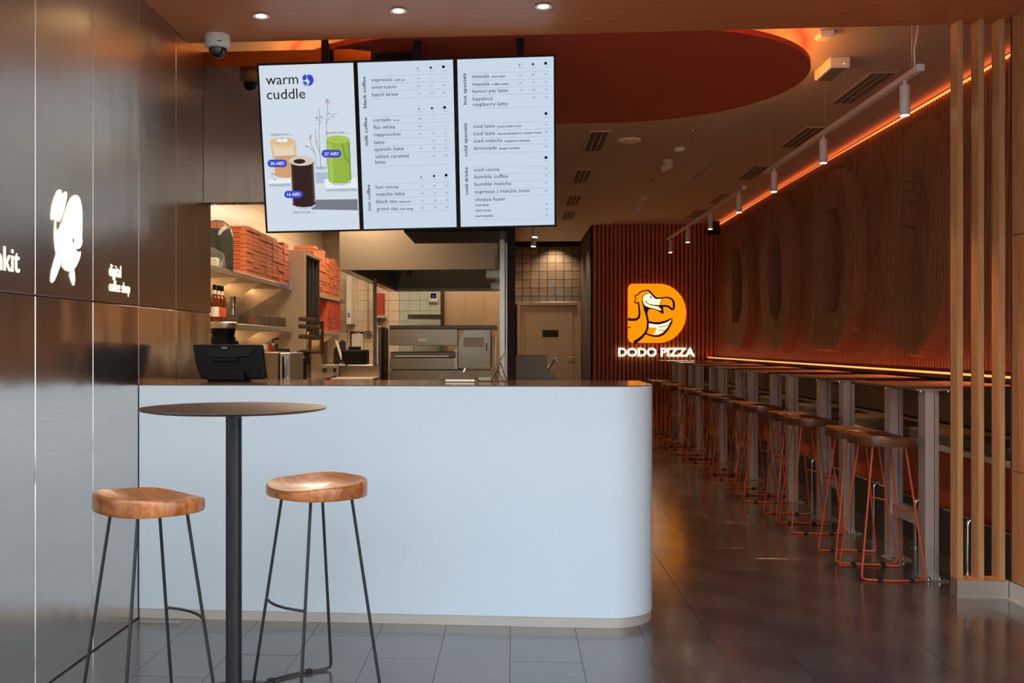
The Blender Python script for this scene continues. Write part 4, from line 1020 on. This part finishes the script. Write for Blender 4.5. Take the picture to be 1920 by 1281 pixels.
# steel oven box
a = onY(491, 716, 7.0); b = onY(536, 660, 7.0); c2 = onY(556, 660, 7.0)
t = thing('counter_oven', 'steel box oven with vertical handle on the back worktop', 'oven', (a.x, 7.0, .96))
MB().box(a.x - .25, b.x, 6.78, 7.25, .96, b.z).build('body', 'steel', t, bevel=.006)
MB().box(b.x + .003, c2.x, 6.80, 7.23, .97, b.z - .005).build('door', 'steel_light', t, bevel=.004)
hx = (b.x + c2.x) / 2 + .01
MB().tube([(hx, 6.80, b.z - .04), (hx, 6.76, b.z - .04), (hx, 6.76, 1.05), (hx, 6.80, 1.05)], .008, 8).build('handle', 'chrome', t, smooth=True)
MB().box(hx - .028, hx - .018, 6.795, 6.80, 1.04, b.z - .03).build('door_slot', 'plastic_black', t)
# small wares on the long worktop
def at_work(px, Y, z=.95): return Vector((XatY(px, Y), Y, z))
for i, (px, Y, r, h, m, lab) in enumerate(((487, 8.3, .05, .30, 'cardboard_red', 'red cup stack behind the box oven'), (494, 8.5, .045, .36, 'paper', 'white cup stack behind the box oven'), (503, 8.8, .045, .38, 'cardboard_red', 'tall red cup stack right of the white cups'))):
    p = at_work(px, Y); p.x = max(p.x, -2.8)
    t = thing('cup_stack', lab, 'cups', p, 'cup stacks on the long worktop')
    k = 0
    while k * .028 < h - .1:
        MB().lathe([(.030, 0), (r - .004, .085), (r, .09), (r - .006, .09), (.028, .005)], (p.x, p.y, p.z + k * .028), 14).build('cup', m, t, smooth=True); k += 1
p = at_work(512, 9.0)
t = thing('syrup_pump', 'steel cylinder dispenser beside the cup stacks', 'dispenser', p)
MB().lathe([(0, 0), (.05, 0), (.05, .33), (.046, .34), (0, .34)], p, 20).build('cylinder', 'steel', t, smooth=True)
MB().tube([p + Vector((0, 0, .34)), p + Vector((0, 0, .38)), p + Vector((.06, -.02, .385))], .008).build('spout', 'plastic_black', t, smooth=True)
p = at_work(528, 9.4)
t = thing('label_scale', 'black weighing scale on the long worktop', 'scale', p)
MB().box(p.x - .12, p.x + .12, p.y - .1, p.y + .1, .95, 1.06).build('body', 'plastic_black', t, bevel=.01)
MB().prism([(p.x - .1, p.y - .02, 1.06), (p.x + .1, p.y - .02, 1.06), (p.x + .06, p.y + .06, 1.24), (p.x - .08, p.y + .06, 1.24)], (0, .03, 0)).build('display', 'plastic_black', t)
# rail frame with scanner
t = thing('rail_frame', 'square steel tube frame standing on the long worktop', 'frame', at_work(590, 9.9))
Y = 9.9; q = lambda x, y: onY(x, y, Y)
def rail(x0, y0, x1, y1, w=.022):
    a, b = q(x0, y0), q(x1, y1); MB().tube([a, b], w, 4).build('tube', 'steel', t)
rail(560, 598, 592, 600); rail(560, 612, 604, 614); rail(603, 603, 603, 662); rail(580, 622, 580, 660); rail(560, 631, 592, 632); rail(563, 660, 604, 660)
a = q(580, 660)
MB().tube([a, Vector((a.x, Y, .95))], .02, 6).build('stand_leg', 'steel', t)
Y = 9.6; p = onY(572, 664, Y)
t = thing('barcode_scanner', 'black pistol-grip scanner lying on the frame by the box oven', 'scanner', p)
MB().box(p.x - .08, p.x + .045, Y - .03, Y + .03, p.z - .012, p.z + .03).build('head', 'plastic_black', t, bevel=.01)
MB().prism([(p.x - .01, Y - .018, p.z - .01), (p.x + .03, Y - .018, p.z - .01), (p.x + .06, Y - .018, p.z - .10), (p.x + .025, Y - .018, p.z - .105)], (0, .036, 0)).build('grip', 'plastic_black', t, bevel=.005)
MB().tube([(p.x - .05, Y, p.z - .012), (p.x - .05, Y, .95)], .008).build('stand_rod', 'steel', t)
p = at_work(564, 9.2)
o = thing('card_box', 'small black card reader box on the long worktop', 'reader', p)
MB().box(p.x - .05, p.x + .05, p.y - .06, p.y + .06, .95, 1.155).build('body', 'plastic_black', o, bevel=.008)
MB().box(p.x - .04, p.x + .04, p.y - .064, p.y - .06, 1.10, 1.14).build('display', 'smoked_dome', o)
# sink with faucet
t = thing('hand_sink', 'steel sink with splash back and curved faucet in the kitchen', 'sink', (-1.6, 10.0, 0))
a = onY(619, 712, 10.0); b = onY(699, 688, 10.0)
MB().box(a.x, b.x, 10.0, 10.5, .90, .935).build('sink_top', 'steel_light', t, bevel=.003)
MB().box(a.x, b.x, 10.5, 10.53, .90, b.z).build('splash_back', 'steel', t)
MB().box(a.x + .02, b.x - .02, 10.03, 10.48, .0, .90).build('cabinet', 'steel', t)
p = onY(632, 700, 10.42); zt = onY(636, 683, 10.42).z
MB().tube([(p.x, 10.42, .93), (p.x, 10.42, zt - .04), (p.x + .02, 10.42, zt), (p.x + .06, 10.41, zt + .02), (p.x + .10, 10.40, zt), (p.x + .115, 10.4, zt - .03)], .012, 8).build('faucet', 'chrome', t, smooth=True)
# printer and monitor on the far worktop
t = thing('far_worktop', 'steel worktop in front of the tiled back wall', 'worktop', (-1.85, 12.4, 0))
a = XatY(600, 12.0); b = XatY(699, 12.0)
MB().box(a, b, 12.0, 12.8, .99, 1.03).build('top', 'steel_light', t, bevel=.003)
for x in (a + .05, b - .05):
    for y in (12.05, 12.75): MB().box(x - .02, x + .02, y - .02, y + .02, 0, .99).build('leg', 'steel_dark', t)
a = onY(640, 680, 12.1); b = onY(686, 656, 12.1)
t = thing('receipt_printer', 'black receipt printer in front of the clipboard', 'printer', (a.x, 12.2, 1.03))
MB().box(a.x, b.x, 12.1, 12.4, 1.03, b.z).build('body', 'plastic_black', t, bevel=.02, seg=2)
MB().box(a.x + .08, b.x - .09, 12.15, 12.3, b.z, b.z + .04).build('paper_guide', 'plastic_black', t, bevel=.006)
a = onY(621, 681, 12.3); b = onY(645, 637, 12.3)
t = thing('order_monitor', 'dark monitor seen edge-on beside the receipt printer', 'monitor', (a.x, 12.4, 1.03))
MB().prism([(a.x, 12.42, 1.05), (b.x, 12.42, 1.05), (b.x - .02, 12.5, b.z - .03), (a.x + .10, 12.5, b.z), (a.x, 12.5, b.z - .12)], (0, .05, 0)).build('shell', 'plastic_black', t)
MB().prism([(b.x - .06, 12.41, 1.09), (b.x - .03, 12.41, 1.08), (b.x - .10, 12.43, b.z - .02), (b.x - .14, 12.43, b.z)], (0, .02, 0)).build('pale_edge', 'plastic_white', t)
MB().box((a.x + b.x) / 2 - .06, (a.x + b.x) / 2 + .06, 12.42, 12.54, 1.03, 1.05).build('stand', 'plastic_black', t)
a = onY(657, 657, KY); b = onY(682, 622, KY)
t = thing('clipboard', 'clipboard with white sheets on the tiled wall', 'clipboard', ((a.x + b.x) / 2, KY, a.z))
MB().box(a.x, b.x, KY - .012, KY - .003, a.z, b.z).build('board', 'plastic_black', t)
MB().box(a.x + .02, b.x - .005, KY - .016, KY - .012, a.z + .0, b.z - .03).build('sheet', 'paper', t)
MB().box((a.x + b.x) / 2 - .05, (a.x + b.x) / 2 + .05, KY - .022, KY - .016, b.z - .03, b.z - .005).build('clip', 'chrome', t)
a = onY(690, 545, KY - .05); b = onY(690, 628, KY - .05)
t = thing('wall_valve', 'round valve wheel on a thin vertical pipe by the tiled wall', 'valve', (b.x, KY, b.z))
MB().tube([(a.x, KY - .03, 2.6), (a.x, KY - .03, b.z)], .012).build('pipe', 'steel_light', t, smooth=True)
MB().tube([(b.x + .055 * math.cos(k / 16 * 6.2832), KY - .06, b.z + .055 * math.sin(k / 16 * 6.2832)) for k in range(17)], .008, 6).build('wheel', 'steel_dark', t, smooth=True)
for ang in (0, 1.047, 2.094): MB().tube([(b.x - .05 * math.cos(ang), KY - .06, b.z - .05 * math.sin(ang)), (b.x + .05 * math.cos(ang), KY - .06, b.z + .05 * math.sin(ang))], .005, 5).build('spoke', 'steel_dark', t)
a = onY(649, 608, 14.2); b = onY(659, 515, 14.2)
t = thing('wall_cabinet', 'narrow white wall cabinet beside the far pizza boxes', 'cabinet', ((a.x + b.x) / 2, 14.4, a.z))
MB().box(a.x, b.x, 14.2, KY - .004, a.z, b.z).build('body', 'plastic_white', t, bevel=.006)
MB().box(a.x + .02, b.x - .02, 14.195, 14.2, a.z + .1, a.z + .16).build('badge', 'ink_grey', t)
# steel post and tall rack
t = thing('steel_post', 'slim dark steel post rising to the extractor hood', 'post', (XatY(703, 10.6), 10.6, 0))
kx = XatY(703, 10.6); MB().box(kx - .018, kx + .018, 10.58, 10.62, 0, 2.0).build('shaft', 'steel_dark', t)
MB().box(kx - .05, kx + .05, 10.55, 10.65, 0, .01).build('foot', 'steel_dark', t)
t = thing('dark_fridge', 'tall dark fridge side between the post and the oven', 'fridge', (XatY(715, 12.2), 12.4, 0))
a = onY(709, 712, 12.2); b = onY(716, 612, 12.2)
MB().box(a.x, b.x, 12.2, 12.7, .0, b.z).build('body', 'steel_dark', t, bevel=.005)
MB().box(b.x, b.x + .02, 12.22, 12.68, .1, b.z - .02).build('door', 'plastic_black', t)
a = onY(705, 598, 14.3); b = onY(721, 592, 14.3)
t = thing('small_shelf', 'small steel shelf on the tiled wall left of the oven', 'shelf', (a.x, 14.45, a.z))
MB().box(a.x, b.x, 14.3, KY - .002, b.z - .03, b.z).build('plate', 'steel_light', t)
MB().prism([(a.x, KY - .002, b.z - .03), (a.x, 14.32, b.z - .03), (a.x, KY - .002, b.z - .18)], (.012, 0, 0)).build('bracket', 'steel', t)
for k in range(9):
    o = MB().box(a.x, b.x - .03, 14.34, 14.56, b.z + k * .037, b.z + k * .037 + .035).build('pizza_box', 'cardboard_red', bevel=.002)
    o.rotation_euler = (0, 0, 0); tag(o, 'orange pizza box, ' + ORD[k + 1] + ' from the bottom of the stack on the small far shelf', 'box', 'pizza boxes on the small far shelf')
# pass-through hatch and thermostat
a = onY(766, 612, KY - .06); b = onY(830, 590, KY - .06)
t = thing('pass_hatch', 'pale green hatch box in the tiled back wall above the oven', 'hatch', (a.x, KY - .1, a.z))
MB().box(a.x, b.x, KY - .16, KY - .005, a.z - .5, b.z).build('box', 'tile_green', t, bevel=.006)
MB().box(a.x, b.x, KY - .17, KY - .16, b.z - .06, b.z).build('dark_rim', 'steel_dark', t)
MB().box(a.x + .05, b.x, KY - .18, KY - .16, a.z - .5, b.z - .10).build('door', 'tile_green', t, bevel=.004)
a = onY(805, 567, KY); b = onY(821, 549, KY)
t = thing('thermostat', 'small white thermostat with dark blue display on the back wall', 'thermostat', ((a.x + b.x) / 2, KY, a.z))
MB().box(a.x, b.x, KY - .05, KY - .003, a.z, b.z).build('case', 'plastic_white', t, bevel=.008)
MB().box(a.x + .02, b.x - .02, KY - .053, KY - .05, a.z + .06, b.z - .01).build('display', 'ink', t)
MB().box(a.x + .04, b.x - .04, KY - .0545, KY - .053, a.z + .08, a.z + .10).build('digits', 'pic_blue', t)
# extractor hood
HY0, HY1, HZ0, HZ1 = 9.4, 13.3, 1.997, 2.62
hx0, hx1 = XatY(636, HY0), XatY(929, HY0)
t = thing('extractor_hood', 'large steel extractor hood above the pizza oven', 'hood', ((hx0 + hx1) / 2, 11.3, HZ0))
MB().box(hx0, hx1, HY0, HY0 + .03, HZ0, HZ1).build('front_panel', 'hood_steel', t, bevel=.003)
MB().box(hx0, hx0 + .03, HY0 + .03, HY1, HZ0, HZ1).build('side_panel', 'hood_steel', t)
MB().box(hx1 - .03, hx1, HY0 + .03, HY1, HZ0, HZ1).build('side_panel', 'hood_steel', t)
MB().box(hx0 + .03, hx1 - .03, HY1 - .03, HY1, HZ0, HZ1).build('back_panel', 'steel_dark', t)
MB().box(hx0, hx1, HY0, HY1, HZ1, HZ1 + .02).build('roof_panel', 'steel_dark', t)
MB().box(hx0 + .03, hx0 + .10, HY0 + .03, HY1 - .03, HZ0, HZ0 + .04).build('drip_gutter', 'steel', t)
MB().box(hx0 + .10, hx1 - .03, HY1 - .08, HY1 - .03, HZ0, HZ0 + .04).build('drip_gutter', 'steel', t)
MB().prism([(hx0 + .1, HY1 - .08, HZ0 + .04), (hx1 - .03, HY1 - .08, HZ0 + .04), (hx1 - .2, HY1 - .75, HZ1 - .05), (hx0 + .35, HY1 - .75, HZ1 - .05)], (0, .01, .01)).build('filter_bank', 'steel_dark', t)
MB().box(hx0 + .6, hx1 - .1, HY0 + .9, HY0 + 2.4, HZ1, ZC).build('duct', 'steel_dark', t)
for x0 in (hx0 + .25, hx0 + .45):
    MB().tube([(x0 + .05 * math.cos(k * .5), HY0 + .25 + k * .12, HZ0 + .10 + .05 * math.sin(k * .9)) for k in range(18)], .006, 5).build('cable', 'rubber', t, smooth=True)
for k in range(2):
    a = onY(906 + k * 20, 515 + k * 28, 9.7 + k * 2.4)
    MB().box(hx1 - .10, hx1 + .06, 9.7 + k * 2.0, 9.9 + k * 2.0, HZ0 - .06, HZ0 + .02).build('control_box', 'steel_light', t, bevel=.004)
# conveyor pizza oven
OY = 11.0
a = onY(730, 716, OY); b = onY(930, 610, OY)
ox0, ox1, oz1 = a.x, b.x, b.z
Z = lambda py: onY(830, py, OY).z
t = thing('conveyor_oven', 'steel double conveyor pizza oven with grey control box', 'oven', ((ox0 + ox1) / 2, OY + .5, 0))
MB().box(ox0, ox1, OY + .02, OY + 1.1, Z(617), oz1).build('top_cover', 'steel_dark', t, bevel=.004)
xd = XatY(858, OY)
MB().box(ox0, xd, OY, OY + .25, Z(648), Z(617)).build('upper_front', 'steel', t, bevel=.004)
MB().box(ox0, xd, OY, OY + 1.1, Z(693), Z(671)).build('lower_front', 'steel', t, bevel=.004)
MB().box(ox0 + .02, xd - .02, OY - .06, OY + 1.1, Z(670), Z(660)).build('conveyor_bed', 'steel_dark', t, bevel=.004)
MB().box(XatY(742, OY), XatY(842, OY), OY - .07, OY - .06, Z(669.5), Z(666.5)).build('conveyor_lip', 'steel_light', t)
MB().box(ox0, ox1, OY, OY + 1.1, .5, Z(694)).build('lower_body', 'steel', t, bevel=.004)
MB().box(XatY(759, OY), XatY(1010, OY) * 0 + XatY(830, OY), OY + .9, OY + 1.1, Z(660), Z(648)).build('rear_slot_frame', 'clear_plastic', t)
MB().box(XatY(852, OY), XatY(858, OY), OY - .03, OY + .1, Z(692), Z(655)).build('side_rail', 'steel_light', t)
cxa, cxb = XatY(859, OY - .15), XatY(920, OY - .15)
zc0, zc1 = onY(890, 691, OY - .15).z, onY(890, 618, OY - .15).z
MB().prism([(cxa, OY - .15, zc0), (cxb, OY - .15, zc0), (cxb, OY - .15, zc1), (cxa + .07, OY - .15, zc1), (cxa, OY - .15, zc1 - .12)], (0, .5, 0)).build('control_box', 'steel', t, bevel=.003)
cbx = [o for o in t.children if o.name.startswith('control_box')][0]
MB().box(XatY(869, OY - .15), XatY(907.5, OY - .15), OY - .154, OY - .15, onY(890, 651, OY - .15).z, onY(890, 633, OY - .15).z).build('rating_plate', 'plastic_white', cbx)
for k in range(4):
    p = onY(912.4, 645.5 + k * 3.4, OY - .15); MB().lathe([(0, 0), (.008, 0), (.008, -.01), (0, -.01)], (p.x, OY - .15, p.z), 10, 'Y').build('button', 'plastic_black', cbx)
MB().box(cxb + .004, cxb + .05, OY - .1, OY + .3, zc0, Z(632)).build('white_side_panel', 'plastic_white', t)
p0 = onY(785, 637, OY)
MB().box(p0.x - .01, p0.x + .09, OY - .004, OY, p0.z - .02, p0.z + .02).build('maker_plate', 'steel_light', t)
for x in (ox0 + .06, ox1 - .06):
    for y in (OY + .1, OY + 1.0): MB().box(x - .03, x + .03, y - .03, y + .03, 0, .5).build('leg', 'steel_dark', t)
# black portal frame with glass at the end of the kitchen
FY = 6.0
t = thing('glass_partition', 'glass partition with dark posts between kitchen and aisle', 'partition', (0, 7.5, 0))
MB().box(XatY(951, FY), XatY(966, FY), FY, FY + .05, 0, ZC).build('front_post', 'dark_paint', t)
MB().box(-.035, -.027, FY + .05, 10.5, 1.0, ZC - .01).build('glass_pane', 'glass', t)
MB().box(-.05, -.012, FY + .05, 10.5, .0, 1.0).build('lower_panel', 'steel', t)
for y in (7.6, 9.0, 10.5): MB().box(-.055, -.012, y, y + .04, 0, ZC).build('rear_post', 'steel_light', t)
MB().box(XatY(937, 6.5), XatY(946, 6.5), 6.5, 6.53, 1.0, ZC).build('edge_profile', 'steel_light', t)
a = onY(757, 435, FY)
b = onY(951, 435, FY)
t = thing('black_header', 'black header box under the menu screens at the kitchen corner', 'header', (-.3, FY, a.z))
MB().box(a.x, b.x - .004, FY, FY + .7, a.z, a.z + .35).build('box', 'plastic_black', t)
for x in (a.x + .1, b.x - .1): MB().tube([(x, FY + .35, a.z + .35), (x, FY + .35, ZC)], .015).build('hanger', 'plastic_black', t)
# steel station in the aisle behind the counter, with tap
SY = 7.6
a = onY(967, 713, SY); b = onY(1025, 666, SY); c3 = onY(1025, 690, SY); d3 = onY(1050, 713, SY)
t = thing('steel_station', 'steel station with sloping side and bent tap behind the counter', 'station', (.3, SY, 0))
MB().prism([(a.x, SY, 0), (d3.x, SY, 0), (d3.x, SY, d3.z), (c3.x, SY, c3.z), (b.x, SY, b.z), (a.x, SY, b.z)], (0, .03, 0)).build('side_panel', 'door_steel', t, bevel=.003)
MB().box(a.x, d3.x, SY + .03, SY + 1.2, 0, d3.z - .02).build('cabinet', 'door_steel', t)
p = onY(1028, 692, SY + .1); p1 = onY(1040, 674, SY + .1)
MB().tube([(p.x, SY + .1, d3.z - .02), (p.x, SY + .1, p.z), (p1.x, SY + .08, p1.z), (p1.x + .01, SY + .06, p1.z + .015), (p1.x + .02, SY + .06, p1.z - .01)], .010, 8).build('tap', 'chrome', t, smooth=True)

# ================================================================== ON THE COUNTER
# point-of-sale terminal seen from behind
PY = 4.93
q = lambda x, y: onY(x, y, PY)
t = thing('pos_terminal', 'black point-of-sale terminal seen from behind on the counter', 'terminal', (q(430, 712).x, PY, ZT))
zt = q(430, 646).z
xs = [q(361, 0).x, q(490, 0).x, q(498, 0).x, q(376, 0).x]
MB().prism([(xs[0], PY, zt), (xs[1], PY, zt), (xs[2], PY, ZT + .012), (xs[3], PY, ZT + .012), (xs[0] + .012, PY, zt - .09)], (0, .05, 0)).build('back_shell', 'plastic_black', t, bevel=.008, seg=2)
shell = t.children[-1]
a, b = q(385, 653), q(476, 668)
MB().prism([(a.x, PY - .004, a.z), (b.x, PY - .004, a.z), (b.x - .02, PY - .012, b.z), ((a.x + b.x) / 2, PY - .014, b.z - .008), (a.x + .02, PY - .012, b.z)], (0, .014, 0)).build('handle_recess', 'plastic_black', shell, bevel=.002)
a, b = q(399, 673), q(447, 678)
MB().box(a.x, b.x, PY - .018, PY, b.z, a.z).build('vent_ridge', 'plastic_black', shell, bevel=.003)
a, b = q(392, 682), q(462, 714)
MB().box(a.x, b.x, PY - .05, PY + .12, ZT, ZT + .055).build('stand', 'plastic_black', t, bevel=.012, seg=2)
a, b = q(417, 654), q(427, 650.5)
MB().box(a.x, b.x, PY - .0135, PY - .008, a.z, b.z).build('maker_badge', 'ink_grey', shell)
# card tablet on low stand
TY = 4.95
q = lambda x, y: onY(x, y, TY)
a, b = q(824, 716), q(895, 698)
t = thing('card_terminal', 'brown tablet terminal leaning on a low stand at the counter', 'terminal', ((a.x + b.x) / 2, TY, ZT))
zz = max(ZT + .012, a.z)
MB().prism([(a.x, TY - .03, zz), (b.x, TY - .03, zz), (b.x, TY + .02, b.z), (a.x + .014, TY + .02, b.z)], (0, .012, -.003)).build('tablet', 'table_brown', t, bevel=.003)
MB().box(a.x + .03, b.x - .01, TY - .04, TY + .05, ZT, ZT + .012).build('stand_foot', 'steel_light', t, bevel=.003)
MB().tube([(q(862, 0).x, TY + .03, ZT + .012), (q(872, 0).x, TY + .04, q(872, 691).z), (q(880, 0).x, TY + .03, q(880, 698).z)], .004, 6).build('wire_arm', 'chrome', t, smooth=True)
# wire easel
EY_ = 5.02
q = lambda x, y: onY(x, y, EY_)
t = thing('wire_easel', 'folding chrome wire easel with dark board on the counter', 'easel', (q(935, 714).x, EY_, ZT))
def rod(x0, y0, x1, y1, dy0=0, dy1=0):
    a, b = q(x0, y0), q(x1, y1); a.y += dy0; b.y += dy1; a.z = max(a.z, ZT + .003); b.z = max(b.z, ZT + .003)
    MB().tube([a, b], .003, 6).build('rod', 'chrome', t, smooth=True)
rod(920, 714, 947, 658); rod(950, 716, 937, 678, .05); rod(917, 716, 952, 716); rod(928, 690, 944, 716, .04)
MB().prism([q(921, 706), q(926, 709), q(944, 666), q(940, 668)], (0, .03, 0)).build('dark_board', 'plastic_black', t)
o = MB().box(q(896, 0).x, q(922, 0).x, EY_ - .02, EY_ + .06, ZT, ZT + .02).build('metal_holder', 'steel', bevel=.004)
tag(o, 'small steel holder beside the wire easel on the counter', 'holder')

# ================================================================== TEXT TO MESH
probe = bpy.data.curves.new('probe', 'FONT'); probe.body = 'H'
objs = []
po = bpy.data.objects.new('probe', probe); COL.objects.link(po)
for d in TXT:
    cu = bpy.data.curves.new('txt', 'FONT'); cu.body = d['body']; cu.resolution_u = 3 if d['depth'] else 2
    cu.offset = d['bold']
    o = bpy.data.objects.new('txt', cu); COL.objects.link(o); objs.append(o)
bpy.context.view_layer.update()
dg = bpy.context.evaluated_depsgraph_get()
pm = bpy.data.meshes.new_from_object(po.evaluated_get(dg)); CAP = max(v.co.y for v in pm.vertices)
for d, o in zip(TXT, objs):
    me = bpy.data.meshes.new_from_object(o.evaluated_get(dg))
    xs = [v.co.x for v in me.vertices]; x0 = min(xs); w = max(xs) - x0
    sx = d['width'] / w; sy = d['size'] / CAP
    n_ = d['n']
    bm = bmesh.new(); bm.from_mesh(me)
    bmesh.ops.remove_doubles(bm, verts=bm.verts, dist=1e-4)
    for v in bm.verts:
        v.co = d['base'] + d['ex'] * ((v.co.x - x0) * sx) + d['ey'] * (v.co.y * sy) + n_ * d['off']
    if d['depth']:
        r = bmesh.ops.extrude_face_region(bm, geom=bm.faces[:])
        for v in [e for e in r['geom'] if isinstance(e, bmesh.types.BMVert)]: v.co += n_ * d['depth']
        bmesh.ops.recalc_face_normals(bm, faces=bm.faces)
    bm.to_mesh(me); bm.free()
    me.materials.clear(); me.materials.append(MATS[d['m']])
    q = bpy.data.objects.new(d['name'], me); COL.objects.link(q); attach(q, d['parent'])
for o in objs + [po]:
    c = o.data; bpy.data.objects.remove(o); bpy.data.curves.remove(c)
